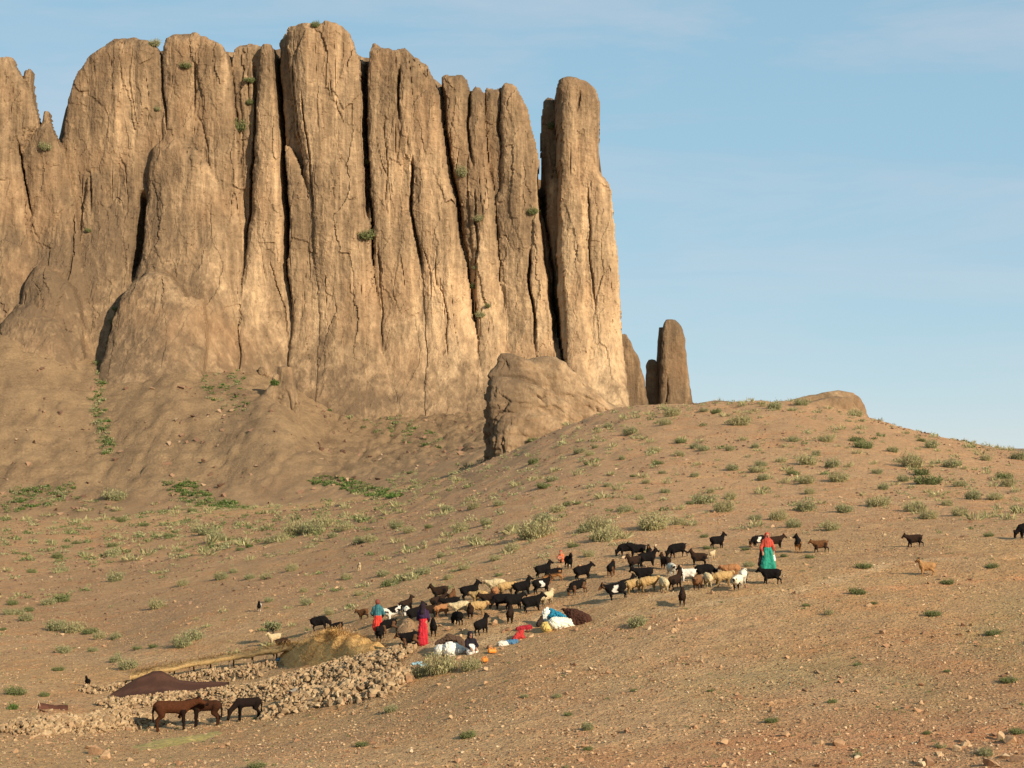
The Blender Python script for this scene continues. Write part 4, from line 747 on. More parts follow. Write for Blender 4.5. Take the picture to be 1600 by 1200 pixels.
HERD = [  # kind, u, v of the feet, heading (0 right, 90 away, 180 left, 270 to the camera), size, pose, coat, label, stride
 (G,569,967,150,.8,'level','brown','small brown goat left of the person in the teal sweater',0),
 (G,617,969,200,1.05,'level','pied','white goat with black patches right of the person in the teal sweater',0),
 (G,634,966,100,1,'graze','pied','black-and-white goat seen from behind, next to the patched white one',0),
 (G,637,955,20,.9,'up','dark','dark brown goat showing its head above the two black-and-white ones',0),
 (G,652,972,20,1.1,'up','black','black goat directly behind the woman in red',0),
 (G,611,989,185,1.0,'graze','brownface','black goat head-down between the straw heap and the earth mound',0),
 (G,594,1000,262,1.0,'level','black','black goat facing the camera at the right end of the straw heap',0),
 (G,644,1012,172,1.1,'level','brownface','large black goat just left of the red dress, above the rubble',0),
 (G,677,993,95,1.0,'level','black','black goat seen from behind just right of the red dress',0),
 (G,672,966,0,.95,'level','dark','dark goat right of the head of the woman in red',0),
 (G,690,937,172,1.05,'up','dark','dark goat with raised head at the upper left corner of the herd',1),
 (G,706,946,80,1.0,'level','brown','rust-brown goat seen from behind in the upper left of the herd',0),
 (G,736,938,5,1.15,'up','black','long black goat facing right beside the tan sheep',0),
 (G,686,952,30,1.0,'level','dark','dark goat just above the tan sheep behind the woman in red',0),
 (S,691,963,20,.9,'level','rust','rust-tan sheep half hidden right of the woman in red',0),
 (G,708,955,190,1.05,'level','black','black goat in the left cluster, head to the left',0),
 (S,722,962,178,1.05,'level','cream','cream sheep facing left in the front of the left cluster',0),
 (S,746,962,5,1.05,'level','tan','tan sheep facing right in the front of the left cluster',0),
 (G,735,966,268,.95,'up','dark','dark goat facing the camera between the cream and the tan sheep',0),
 (G,715,977,120,1.0,'graze','black','black goat grazing in front of the cream sheep',0),
 (S,750,944,160,1.0,'level','tan','tan sheep behind the front row of the left cluster',0),
 (G,753,991,50,1.05,'up','black','black goat walking uphill alone right of the seated woman',0),
 (S,776,926,175,1.05,'level','cream','cream sheep at the top of the middle cluster',0),
 (S,792,930,10,1.0,'level','tan','tan sheep right of the cream one at the top of the middle cluster',0),
 (S,773,938,265,1.0,'level','rust','rust-coloured sheep facing the camera in the middle cluster',0),
 (G,766,948,170,1.0,'level','dark','dark goat below the rust-coloured sheep in the middle cluster',0),
 (G,818,931,10,1.1,'up','black','black goat facing right with raised head in the middle cluster',0),
 (G,786,952,185,1.15,'graze','black','black goat grazing to the left in the thick of the middle cluster',0),
 (G,804,953,20,1.1,'level','black','black goat shoulder to shoulder with its grazing neighbour in the middle cluster',0),
 (G,847,927,20,1.1,'level','pinto','black goat with a white flank patch right of the middle cluster',0),
 (G,833,956,5,1.15,'level','black','black goat standing clear at the front right of the middle cluster',0),
 (S,856,945,40,.95,'up','cream','cream sheep with lifted head above the sacks',0),
 (G,797,973,85,1.0,'level','dark','dark goat seen from behind in front of the middle cluster',0),
 (G,850,903,12,1.05,'up','black','black goat with head held high above the middle cluster, left of the brown grazer',0),
 (G,888,888,285,1.0,'up','black','black goat beside the crouching child in orange',0),
 (G,868,909,190,1.05,'graze','brownlegs','black goat with brown legs grazing left above the cream sheep',0),
 (G,912,906,15,1.1,'level','black','black goat facing right in the gap between the two halves of the herd',0),
 (G,906,928,200,1.05,'graze','brownface','black goat with brown face grazing beside the small dark bush',0),
 (G,980,869,175,1.1,'graze','black','left one of two black goats grazing together at the top of the herd',0),
 (G,996,871,185,1.1,'level','black','right one of two black goats grazing together at the top of the herd',0),
 (G,1014,872,262,.9,'up','brownface','brown-faced black goat looking at the camera behind the right-facing one',0),
 (G,1012,885,8,1.1,'up','black','black goat facing right with head up in the upper right group',0),
 (G,993,889,215,1.0,'up','dark','dark goat turned to the camera left of the right-facing black one',0),
 (G,955,901,75,1.05,'level','brownface','black goat with reddish neck walking away above the pinto goat',0),
 (G,1060,871,188,1.15,'graze','black','black goat grazing left at the upper edge, right of the paired grazers',1),
 (G,1040,889,120,.95,'up','dark','dark goat behind the grey-white sheep',0),
 (G,1092,884,178,1.0,'up','dark','dark brown goat facing left above the right-hand sheep',0),
 (G,1121,857,20,1.05,'up','black','black goat with neck stretched high, topmost of the herd',0),
 (G,1113,873,60,.62,'level','pale','pale kid standing below the topmost black goat',0),
 (S,1049,900,280,.95,'level','grey','grey-white sheep facing down the slope behind the dark brown one',0),
 (G,966,937,178,1.2,'level','pinto','tall brown-faced goat with a white flank at the front of the right group',0),
 (G,981,926,30,1.0,'up','black','black goat standing close behind the white-flanked one',0),
 (S,992,927,5,1.0,'level','tan','tan sheep right behind the white-flanked goat',0),
 (G,1008,910,182,1.1,'level','black','black goat facing left behind the two tan sheep',0),
 (S,1015,924,0,1.05,'level','tan','tan sheep under the black goat in the middle of the right group',0),
 (S,1037,925,100,1.0,'level','cream','cream sheep seen from behind in the middle of the right group',0),
 (G,1056,920,45,1.0,'up','dark','dark brown goat with head turned uphill in the middle of the right group',0),
 (G,1076,909,175,.95,'up','whiteblackhead','white goat with a black head in the right group',0),
 (S,1090,921,250,1.0,'level','brown','dark brown sheep facing the camera in the right group',0),
 (S,1106,918,95,1.0,'level','cream','cream sheep seen from behind right of the dark brown sheep',0),
 (G,1102,905,5,1.1,'graze','black','black goat with lowered head behind the cream sheep',0),
 (S,1131,916,10,1.05,'level','tan','tan sheep at the right end of the front row',0),
 (S,1143,903,175,1.0,'level','rust','rust-tan sheep behind the right end of the front row',0),
 (G,1066,946,84,1.0,'level','dark','dark goat walking uphill alone below the right group',0),
 (S,1162,911,75,.95,'level','ring','white sheep with a black collar patch at the right end of the flock',0),
 (S,1153,921,245,1.0,'level','blackface','black-faced white sheep facing the camera, rightmost of the flock',0),
 (G,1206,913,165,1.1,'level','black','black goat directly below the woman in the green dress',1),
 (G,1186,855,200,1.0,'graze','pinto','white-nosed dark goat left of the red headscarf',0),
 (G,1212,857,10,1.0,'level','dark','dark goat partly behind the shoulder of the woman in green',0),
 (G,1247,863,80,1.1,'side','brownlegs','brown-legged black goat seen from behind, right of the woman in green',0),
 (G,1283,863,178,.95,'level','brown','brown goat walking left behind the brown-legged one',1),
 (G,1430,855,178,1.0,'level','dark','dark brown goat walking left alone on the open slope at right',1),
 (G,1449,899,172,.95,'up','tan','orange-tan goat standing alone on the open slope at right',0),
 (G,1606,842,180,1.25,'graze','black','black goat grazing at the right edge of the photo',0),
 (G,501,985,350,1.15,'graze','black','black goat grazing just above the left end of the straw heap',0),
 (G,529,989,170,.85,'graze','brownface','small brown-and-black goat grazing at the top edge of the straw heap',0),
 (G,431,1006,200,.85,'up','pale','pale yellowish goat under the dark-stemmed bush left of the straw heap',0),
 (G,442,1012,20,.8,'graze','dark','dark brown goat at the thatch edge right of the pale goat',0),
 (G,405,955,275,.8,'up','whiteblackhead','white goat with a black head standing alone on the far bank',0),
 (G,561,892,280,.75,'up','pale','small pale goat high on the slope among the tussocks',0),
 (G,137,1072,120,.6,'up','black','small black kid beyond the left stone wall',0)]
HP = {}
for kind, u, v, hd, sz, pose, pal, lb, stv in HERD: animal(kind, u, v, hd, sz, pose, pal, lb, stv)
# mules
def mule_mesh(pose, coat, dark):
    co, dk = np.array(coat), np.array(dark); b = Body(.032, .07)
    b.limb((.42, 0, .93), .215, (-.40, 0, .95), .225, co, .88).limb((.50, 0, .92), .18, (.40, 0, .82), .18, co, .9).limb((-.50, 0, 1.0), .19, (-.38, 0, .92), .2, co, .92).limb((.40, 0, 1.10), .09, (-.45, 0, 1.12), .09, co)
    nb = (.52, 0, 1.0); hd, mz = {'forward': ((1.02, 0, 1.20), (1.34, 0, 1.06)), 'graze': ((.98, 0, .52), (1.08, 0, .12)), 'low': ((1.02, 0, .80), (1.22, 0, .45))}[pose]
    hv, mv = np.array(hd), np.array(mz); dv = (mv - hv) / np.linalg.norm(mv - hv); up = np.cross((0, -1, 0), dv); up = up if up @ np.array([-dv[2], 0, abs(dv[0]) + .3]) > 0 else -up
    b.limb(nb, .19, hv, .11, co, .8).limb(hv, .115, mv, .062, co, .85).limb(mv, .062, mv + dv * .03, .055, dk)
    b.limb(np.array(nb) + (0, 0, .19), .035, hv + up * .10, .03, dk)                                    # mane
    for s_ in (-1, 1):
        e = hv - dv * .05 + up * .09 + np.array([0, s_ * .05, 0]); b.limb(e, .03, e + up * .22 - dv * .10 + np.array([0, s_ * .05, 0]), .018, dk)
        b.chain([((.44, s_ * .13, .80), .105), ((.46, s_ * .13, .42), .052), ((.46, s_ * .13, .10), .038), ((.48, s_ * .13, .035), .045)], dk)
        b.chain([((-.47, s_ * .13, .90), .155), ((-.36, s_ * .14, .66), .10), ((-.56, s_ * .13, .45), .054), ((-.53, s_ * .13, .10), .040), ((-.50, s_ * .13, .035), .046)], co * .8)
    b.chain([((-.66, 0, 1.04), .045), ((-.72, 0, .80), .035), ((-.70, 0, .45), .045)], dk)
    me = b.mesh('mule', .012); me.materials.append(M_COAT); return me
for u, v, hd, sz, ps, co, dk, lb in ((268,1143,8,1.0,'forward',(.060,.022,.010),(.014,.008,.006),'reddish-brown mule facing right with its head over its neighbour'),
        (322,1135,176,.86,'low',(.042,.017,.009),(.012,.007,.005),'dark brown mule facing left behind the reddish one'),
        (388,1125,200,.74,'graze',(.014,.009,.007),(.008,.006,.005),'near-black mule grazing head-down beside the rubble wall')):
    p = gp(u, v); o = link('mule', mule_mesh(ps, co, dk)); o.location = (p[0], p[1], p[2] - .02); o.rotation_euler = (0, 0, R(hd)); o.scale = (sz,) * 3; tag(o, lb, 'mule', 'mules beside the stone wall')

# ------------------------------------------------------------------ people (facing -Y in their own frame)
SK = (.30, .155, .09)
def hand(b, wrist, dirv, side):
    w_ = np.array(wrist, float); d = np.array(dirv, float); d /= np.linalg.norm(d); s_ = np.cross(d, (0, 1, 0)); s_ /= np.linalg.norm(s_) + 1e-9; n_ = np.cross(s_, d)
    b.limb(w_, .026, w_ + d * .075, .034, SK, .8)
    for k, ln in enumerate((.062, .072, .068, .052)):
        r0 = w_ + d * .085 + s_ * (.027 - .018 * k); m = r0 + d * ln * .55 + n_ * .008; b.limb(r0, .0095, m, .009, SK).limb(m, .009, m + d * ln * .4 + n_ * .025, .008, SK)
    b.limb(w_ + d * .03 + s_ * .03 * side, .012, w_ + d * .075 + s_ * .06 * side + n_ * .01, .009, SK)
def head(b, c, tilt=0., skin=SK, hair=(.02, .015, .012), hood=False):
    c = np.array(c, float)
    b.limb(c + (0, .01, .035), .083, c + (0, -.012, -.05), .062, skin).limb(c + (0, -.02, -.075), .045, c + (0, -.035, -.095), .035, skin)
    b.limb(c + (0, -.088, .005), .012, c + (0, -.105, -.03), .016, skin)
    for s_ in (-1, 1): b.limb(c + (s_ * .082, .01, -.005), .016, c + (s_ * .085, .012, -.035), .013, skin).limb(c + (s_ * .03, -.088, .012), .010, c + (s_ * .034, -.088, .012), .010, (.03, .02, .02))
    b.limb(c + (-.02, -.090, -.062), .008, c + (.02, -.090, -.062), .008, (.25, .07, .06))
    if not hood: b.limb(c + (0, .035, .06), .085, c + (0, .055, -.02), .07, hair)
def piece(b, name, mat, parent, rough=0., paint=None): me = b.mesh(name, rough, paint); return link(name, me, mat, parent)
def fold_shade(V, c): return c * (1 + .22 * np.sin(np.arctan2(V[:, 1], V[:, 0]) * 9 + V[:, 2] * 3 + 2 * fbm(V, (4, 4, 2), 2)) + .35 * fbm(V, (9, 9, 5), 2, off=4.))[:, None]  # shading of cloth folds put into the colour, plus blotchy tone
def person(u, v, rz, sc_, label): 
    p = gp(u, v); o = empty('person', (p[0], p[1], p[2] - .01), R(rz)); o.scale = (sc_,) * 3; return tag(o, label, 'person')
# woman in the green dress, walking towards the camera
w1 = person(1199, 893, 12, 1.02, 'woman in a green dress and red headscarf herding among the goats')
b = Body(.016, .03); head(b, (0, -.02, 1.50), hood=True); b.limb((0, 0, 1.40), .05, (0, 0, 1.30), .06, SK)
b.limb((0, 0, 1.25), .13, (0, 0, .95), .13, SK, .7)
for s_ in (-1, 1):
    b.chain([((s_ * .17, 0, 1.28), .055), ((s_ * .27, .02, 1.02), .042), ((s_ * .25, -.12, .84), .032)], SK); hand(b, (s_ * .25, -.12, .84), (-.1 * s_, -.25, -.9), -s_)
    b.chain([((s_ * .09, 0, .92), .09), ((s_ * .10, -.05 * s_, .48), .058), ((s_ * .10, .03 * s_, .09), .04)], SK).limb((s_ * .10, .03 * s_, .06), .04, (s_ * .11, -.10, .035), .035, (.03, .02, .02))
piece(b, 'body', M_SKIN, w1)
GR = (.02, .19, .13); b = Body(.02, .05); b.limb((0, 0, 1.12), .15, (0, 0, .92), .165, GR, .75).limb((0, 0, .95), .17, (0, .01, .15), .30, GR, .78).limb((.10, -.05, .8), .14, (.16, -.06, .2), .2, GR).limb((-.08, -.06, .75), .14, (-.14, -.03, .16), .2, GR)
piece(b, 'dress', M_CLOTH, w1, .02, fold_shade)
RD = (.33, .05, .03); b = Body(.016, .03); b.limb((0, .03, 1.55), .108, (0, .03, 1.46), .105, RD).limb((0, .02, 1.38), .10, (0, 0, 1.26), .16, RD, .8).limb((0, 0, 1.30), .17, (0, -.01, 1.10), .175, RD, .72)
for s_ in (-1, 1): b.chain([((s_ * .17, 0, 1.28), .075), ((s_ * .27, .02, 1.02), .062), ((s_ * .255, -.09, .88), .05)], RD)
me = b.mesh('headscarf', .012, fold_shade); link('headscarf', me, M_CLOTH, w1)
DK = (.03, .015, .015); b = Body(.02, .04); b.limb((-.20, .06, .95), .10, (-.26, .08, .30), .13, DK, .8); piece(b, 'shawl', M_CLOTH, w1, .02)
b = Body(.016, .03); b.limb((.24, -.12, .70), .05, (.25, -.12, .50), .075, (.70, .68, .60)); piece(b, 'cloth_bag', M_CLOTH, w1, .01)
# woman in red, seen from behind
w2 = person(661, 1007, 165, 1.04, 'woman in a long red dress with a dark headscarf standing among black goats')
b = Body(.016, .03); head(b, (0, -.02, 1.50), hood=True); b.limb((0, 0, 1.40), .05, (0, 0, 1.30), .06, SK).limb((0, 0, 1.25), .12, (0, 0, .95), .12, SK, .7)
for s_ in (-1, 1):
    b.chain([((s_ * .16, 0, 1.28), .05), ((s_ * .22, -.03, 1.02), .04), ((s_ * .17, -.16, .90), .03)], SK); hand(b, (s_ * .17, -.16, .90), (-.5 * s_, -.6, -.3), -s_)
    b.chain([((s_ * .09, 0, .92), .09), ((s_ * .09, 0, .48), .058), ((s_ * .09, .02, .09), .04)], SK).limb((s_ * .09, .02, .06), .04, (s_ * .10, -.10, .035), .035, (.03, .02, .02))
piece(b, 'body', M_SKIN, w2)
RR = (.38, .02, .028); b = Body(.018, .05); b.limb((0, 0, 1.20), .15, (0, 0, .95), .15, RR, .75).limb((0, 0, .95), .155, (0, .01, .10), .205, RR, .85).limb((.06, .05, .7), .1, (.10, .06, .12), .12, RR)
piece(b, 'dress', M_CLOTH, w2, .018, fold_shade)
PU = (.032, .017, .04); b = Body(.016, .04); b.limb((0, .01, 1.32), .14, (0, .02, 1.12), .175, PU, .78)
for s_ in (-1, 1): b.chain([((s_ * .16, 0, 1.28), .072), ((s_ * .22, -.03, 1.02), .06), ((s_ * .18, -.13, .92), .048)], PU)
piece(b, 'shawl', M_CLOTH, w2, .015, fold_shade)
b = Body(.016, .03); b.limb((0, .03, 1.55), .108, (0, .04, 1.45), .105, (.02, .012, .015)).limb((0, .06, 1.42), .08, (0, .09, 1.26), .10, (.02, .012, .015)); piece(b, 'headscarf', M_CLOTH, w2, .012)
# youth in teal, back to the camera
w3 = person(590, 992, 178, .98, 'person in a teal sweater and red skirt with their back turned at the straw heap')
b = Body(.016, .03); head(b, (0, -.03, 1.40), hair=(.10, .03, .02)); b.limb((0, 0, 1.32), .05, (0, 0, 1.22), .06, SK).limb((0, 0, 1.18), .12, (0, 0, .9), .12, SK, .7)
for s_ in (-1, 1):
    b.chain([((s_ * .17, 0, 1.18), .05), ((s_ * .25, -.04, .94), .04), ((s_ * .21, -.20, .82), .03)], SK); hand(b, (s_ * .21, -.20, .82), (-.2 * s_, -.8, -.3), -s_)
    b.chain([((s_ * .09, 0, .86), .09), ((s_ * .10, -.02, .45), .058), ((s_ * .10, .03, .09), .04)], SK).limb((s_ * .10, .03, .06), .04, (s_ * .11, -.10, .035), .035, (.03, .02, .02))
piece(b, 'body', M_SKIN, w3)
TE = (.035, .115, .125); b = Body(.018, .05); b.limb((0, 0, 1.20), .155, (0, 0, .80), .17, TE, .8).limb((0, .02, 1.27), .08, (0, .02, 1.22), .09, TE)
for s_ in (-1, 1): b.chain([((s_ * .17, 0, 1.18), .075), ((s_ * .25, -.04, .94), .064), ((s_ * .22, -.16, .845), .05)], TE)
piece(b, 'sweater', M_CLOTH, w3, .014, fold_shade)
b = Body(.018, .05); b.limb((0, 0, .80), .17, (0, 0, .36), .235, (.46, .04, .025), .85); piece(b, 'skirt', M_CLOTH, w3, .02, fold_shade)
b = Body(.016, .03); b.limb((0, .0, 1.47), .10, (0, .01, 1.44), .105, (.17, .05, .035)); piece(b, 'hat', M_CLOTH, w3, .006)
# woman kneeling by the sacks
w4 = person(735, 1021, 25, 1.0, 'kneeling woman in a black headscarf and white skirt beside the white sacks')
b = Body(.016, .03); head(b, (-.05, -.10, .74), hood=True); b.limb((-.03, -.05, .66), .05, (0, 0, .55), .06, SK).limb((0, 0, .52), .12, (.03, .06, .24), .13, SK, .75)
for s_ in (-1, 1):
    b.chain([((s_ * .16, -.01, .53), .05), ((s_ * .22, -.14, .33), .04), ((s_ * .12, -.30, .24), .03)], SK); hand(b, (s_ * .12, -.30, .24), (-.2 * s_, -.7, -.4), -s_)
    b.chain([((.03 + s_ * .09, .08, .2), .09), ((s_ * .12, -.22, .12), .065), ((s_ * .11, .14, .05), .045), ((s_ * .11, .26, .04), .035)], SK)
piece(b, 'body', M_SKIN, w4)
b = Body(.016, .04); BK = (.013, .010, .014); b.limb((-.05, -.07, .79), .105, (-.04, -.06, .70), .105, BK).limb((-.03, -.02, .62), .12, (.04, .05, .36), .20, BK, .85).limb((.10, .08, .45), .12, (.18, .10, .22), .14, BK)
for s_ in (-1, 1): b.chain([((s_ * .16, -.01, .53), .07), ((s_ * .22, -.14, .33), .06), ((s_ * .14, -.27, .25), .045)], BK)
piece(b, 'headscarf', M_CLOTH, w4, .014)
b = Body(.018, .05); b.limb((0, -.06, .24), .17, (-.02, -.14, .10), .20, (.62, .58, .50)).limb((.10, -.1, .2), .13, (.12, -.16, .08), .15, (.62, .58, .50)); piece(b, 'skirt', M_CLOTH, w4, .02, fold_shade)
# child crouching in orange beyond the herd
w5 = person(877, 879, 330, .78, 'small child in orange crouching at the upper edge of the herd')
b = Body(.016, .03); head(b, (0, -.08, .66), hair=(.10, .03, .02)); b.limb((0, -.05, .58), .045, (0, 0, .48), .06, SK).limb((0, 0, .46), .11, (0, .05, .2), .12, SK, .75)
for s_ in (-1, 1):
    b.chain([((s_ * .14, -.01, .46), .045), ((s_ * .20, -.12, .30), .036), ((s_ * .10, -.26, .28), .03)], SK); hand(b, (s_ * .10, -.26, .28), (-.2 * s_, -.8, -.2), -s_)
    b.chain([((s_ * .08, .08, .18), .08), ((s_ * .12, -.16, .32), .055), ((s_ * .11, -.08, .05), .04)], SK).limb((s_ * .11, -.08, .04), .035, (s_ * .12, -.2, .03), .03, (.03, .02, .02))
piece(b, 'body', M_SKIN, w5)
OR = (.50, .13, .05); b = Body(.018, .05); b.limb((0, 0, .47), .14, (0, .05, .2), .19, OR, .85).limb((-.06, -.08, .3), .12, (.06, -.08, .3), .12, (.50, .20, .13)).limb((0, -.07, .72), .085, (0, -.05, .68), .09, (.42, .07, .03))
for s_ in (-1, 1): b.chain([((s_ * .14, -.01, .46), .065), ((s_ * .20, -.12, .30), .055), ((s_ * .12, -.22, .285), .045)], OR)
piece(b, 'tunic', M_CLOTH, w5, .016, fold_shade)

# ------------------------------------------------------------------ stone walls of the pen: rubble core with laid stones
def polyline(px):
    p = ground_at([q[0] for q in px], [q[1] for q in px]); return p[:, :2]
def wall(px, height_, width, n_parts, n_rest, label, smin, smax):
    L_ = polyline(px); seg = np.linalg.norm(np.diff(L_, axis=0), axis=1); cum = np.r_[0, np.cumsum(seg)]
    def pt(t): return np.stack([np.interp(t, cum, L_[:, 0]), np.interp(t, cum, L_[:, 1])], -1)
    def nrm(t): d = pt(t + .2) - pt(t - .2); d /= np.linalg.norm(d, axis=-1)[..., None] + 1e-9; return np.stack([-d[..., 1], d[..., 0]], -1)
    def top(t, w_):
        hh = height_ * (.78 + .5 * n2(t, t * 0, 2.5, 2, off=7.)) * np.clip(np.minimum(t, cum[-1] - t) / .9 + .25, 0, 1); return hh * np.clip(1 - np.abs(w_) ** 2.4, 0, 1)
    ts = np.linspace(0, cum[-1], int(cum[-1] / .25) + 2); ws = np.linspace(-1, 1, 15); Tm, Wm = np.meshgrid(ts, ws, indexing='ij')
    P = pt(Tm) + nrm(Tm) * (Wm * width)[..., None]; Z = H(P[..., 0], P[..., 1]) + top(Tm, Wm) * .86 - .08
    root = tag(empty('stone_wall', (L_[len(L_) // 2][0], L_[len(L_) // 2][1], float(H(*L_[len(L_) // 2])))), label, 'stone wall'); off = np.array(root.location)
    V = np.concatenate([P, Z[..., None]], -1).reshape(-1, 3) - off
    link('rubble_core', mesh_np('rubble_core', V, [quad_grid(len(ts), 15)[:, ::-1]], False, np.full((len(V), 3), .1)), M_WALL, root)
    n = n_parts + n_rest; t = RNG.uniform(0, cum[-1], n); w_ = RNG.uniform(-1, 1, n); s = smin * .6 + (smax - smin * .6) * RNG.uniform(0, 1, n) ** 2.4; s = np.sort(s)[::-1]
    w_[:n_parts] = -np.sign(nrm(np.array([cum[-1] / 2]))[0, 1]) * RNG.uniform(-.55, 1, n_parts)
    Q = pt(t) + nrm(t) * (w_ * width)[:, None]; z = H(Q[:, 0], Q[:, 1]) + top(t, w_) + RNG.uniform(-.04, .05, n)
    Q = np.c_[Q, z] - off
    for k in range(n_parts):
        o = link('stone', WALL_ME[RNG.integers(12)], None, root); o.location = Q[k]; o.rotation_euler = RNG.uniform(-.6, .6, 3) + np.array([0, 0, RNG.uniform(0, 6)]); o.scale = s[k] * RNG.uniform(.75, 1.2, 3)
    scatter('small_stones', Q[n_parts:], s[n_parts:], PROTO[:6], M_WALL, root, 3.)['kind'] = 'stuff'
    return root
WALL_ME = []
for k, (v, f) in enumerate(PROTO): me = mesh_np('stone', v, f, False, np.full((len(v), 3), k / 12.)); me.materials.append(M_WALL); WALL_ME.append(me)
wall([(8,1146),(60,1140),(120,1136),(180,1132),(235,1126)], .5, 1.5, 280, 1700, 'tumbled stone wall at the left edge below the small brown tent', .07, .19)
wall([(160,1104),(240,1098),(320,1092),(400,1085),(460,1078)], .42, 1.2, 290, 1900, 'pale stone wall between the brown tent and the mules', .06, .14)
wall([(440,1106),(470,1100),(520,1088),(590,1078),(640,1066)], .55, 1.5, 290, 1700, 'heap of big blocks at the right end of the ruined pen', .08, .23)
wall([(390,1082),(470,1066),(540,1054),(600,1040),(636,1028)], .35, 1.9, 280, 2000, 'rubble bank sloping down from the straw heap', .06, .18)
wall([(130,1082),(180,1076),(260,1066),(340,1056),(430,1046)], .3, 1.0, 200, 1200, 'low stone wall behind the brown tent under the thatched roof', .05, .13)

def loose_rubble():
    t = RNG.uniform(0, 1, 1500); u = 5 + 645 * t; v = np.interp(u, [0, 120, 240, 420, 560, 650], [1152, 1146, 1136, 1116, 1094, 1066]) + RNG.normal(0, 1, 1500) * np.where(RNG.uniform(0, 1, 1500) < .5, 9, 24)
    p = ground_at(u, v); s = .025 + .10 * RNG.uniform(0, 1, len(p)) ** 3
    tag(scatter('loose_rubble', p + np.c_[s * 0, s * 0, s * .2], s, PEB, M_WALL), 'small rubble spilled around the ruined stone pen', 'rubble', kind='stuff')
loose_rubble()
def put(o, p, rz=0.): o.location = p; o.rotation_euler = (0, 0, R(rz)); return o
def heap(name, outline, hgt, mat, cols, label, cat, wrinkle=.05, thick=.0, n=26, freq=3., group=None, peak=(0, 0), D=None, prof=1.3):
    """a mound or crumpled cloth: outline in photo pixels on the ground, real height above it"""
    p = ground_at([q[0] for q in outline], [q[1] for q in outline])[:, :2]; c = p.mean(0) + np.array(peak); zc = float(H(*c)); m = 60
    cl = np.r_[p, p[:1]]; sg = np.r_[0, np.cumsum(np.linalg.norm(np.diff(cl, axis=0), axis=1))]; tt = np.linspace(0, sg[-1], m, endpoint=False)
    ed = np.stack([np.interp(tt, sg, cl[:, 0]), np.interp(tt, sg, cl[:, 1])], 1); r = np.linspace(1, 0, n) ** .8
    P = c + (ed - c)[None] * r[:, None, None]; base = H(P[..., 0], P[..., 1]); hh = hgt * np.clip(1 - r ** 2.2, 0, 1) ** (1 / prof)
    q = np.stack([P[..., 0], P[..., 1], np.zeros(base.shape)], -1).reshape(-1, 3); wr = fbm(q, (freq,) * 3, 3).reshape(base.shape) * wrinkle * np.clip((1 - r) * 4, 0, 1)[:, None]
    Z = base * r[:, None] ** .5 + zc * (1 - r[:, None] ** .5) + hh[:, None] + wr - .02
    V = np.concatenate([P, Z[..., None]], -1).reshape(-1, 3); V -= (c[0], c[1], zc); cols = np.array(cols)
    cc = cols[np.clip(((fbm(q, (1.7,) * 3, 2, off=3.) + .5) * len(cols)).astype(int), 0, len(cols) - 1)]
    o = link(name, mesh_np(name, V, [quad_grid(n, m, True)[:, ::-1]], True, cc, 0. if mat is M_GROUND else None), mat); o.location = (c[0], c[1], zc); return tag(o, label, cat, group), V
ST = [(.48, .285, .10), (.54, .33, .12), (.42, .24, .085)]
o, V = heap('straw_heap', [(430,1034),(470,1018),(500,1006),(540,1003),(580,1006),(604,1012),(598,1026),(560,1032),(520,1036),(480,1040),(450,1042)], .8, M_STRAW, ST, 'big ochre heap of straw above the ruined stone pen', 'straw heap', .3, n=40, freq=1.1)
def straw_on(parent, V, n, ln, tone=1.):
    k = RNG.integers(0, len(V), n); p = V[k] + RNG.normal(0, .04, (n, 3)); d = RNG.normal(size=(n, 3)) * (1, 1, .35); d /= np.linalg.norm(d, axis=1)[:, None]; sd = np.cross(d, (0, .3, 1)); a = p; b = p + d * ln * RNG.uniform(.5, 1.2, (n, 1)) + (0, 0, .03)
    W = np.stack([a - sd * .008, b - sd * .006, b + sd * .006, a + sd * .008], 1).reshape(-1, 3); c = np.repeat(tone * np.array(ST)[RNG.integers(0, 3, n)] * RNG.uniform(.7, 1.35, (n, 1)), 4, 0)
    o = link('loose_straw', mesh_np('loose_straw', W, [np.arange(n * 4).reshape(-1, 4)], False, c), M_STRAW, parent); o['kind'] = 'stuff'
straw_on(o, V, 5000, .3)
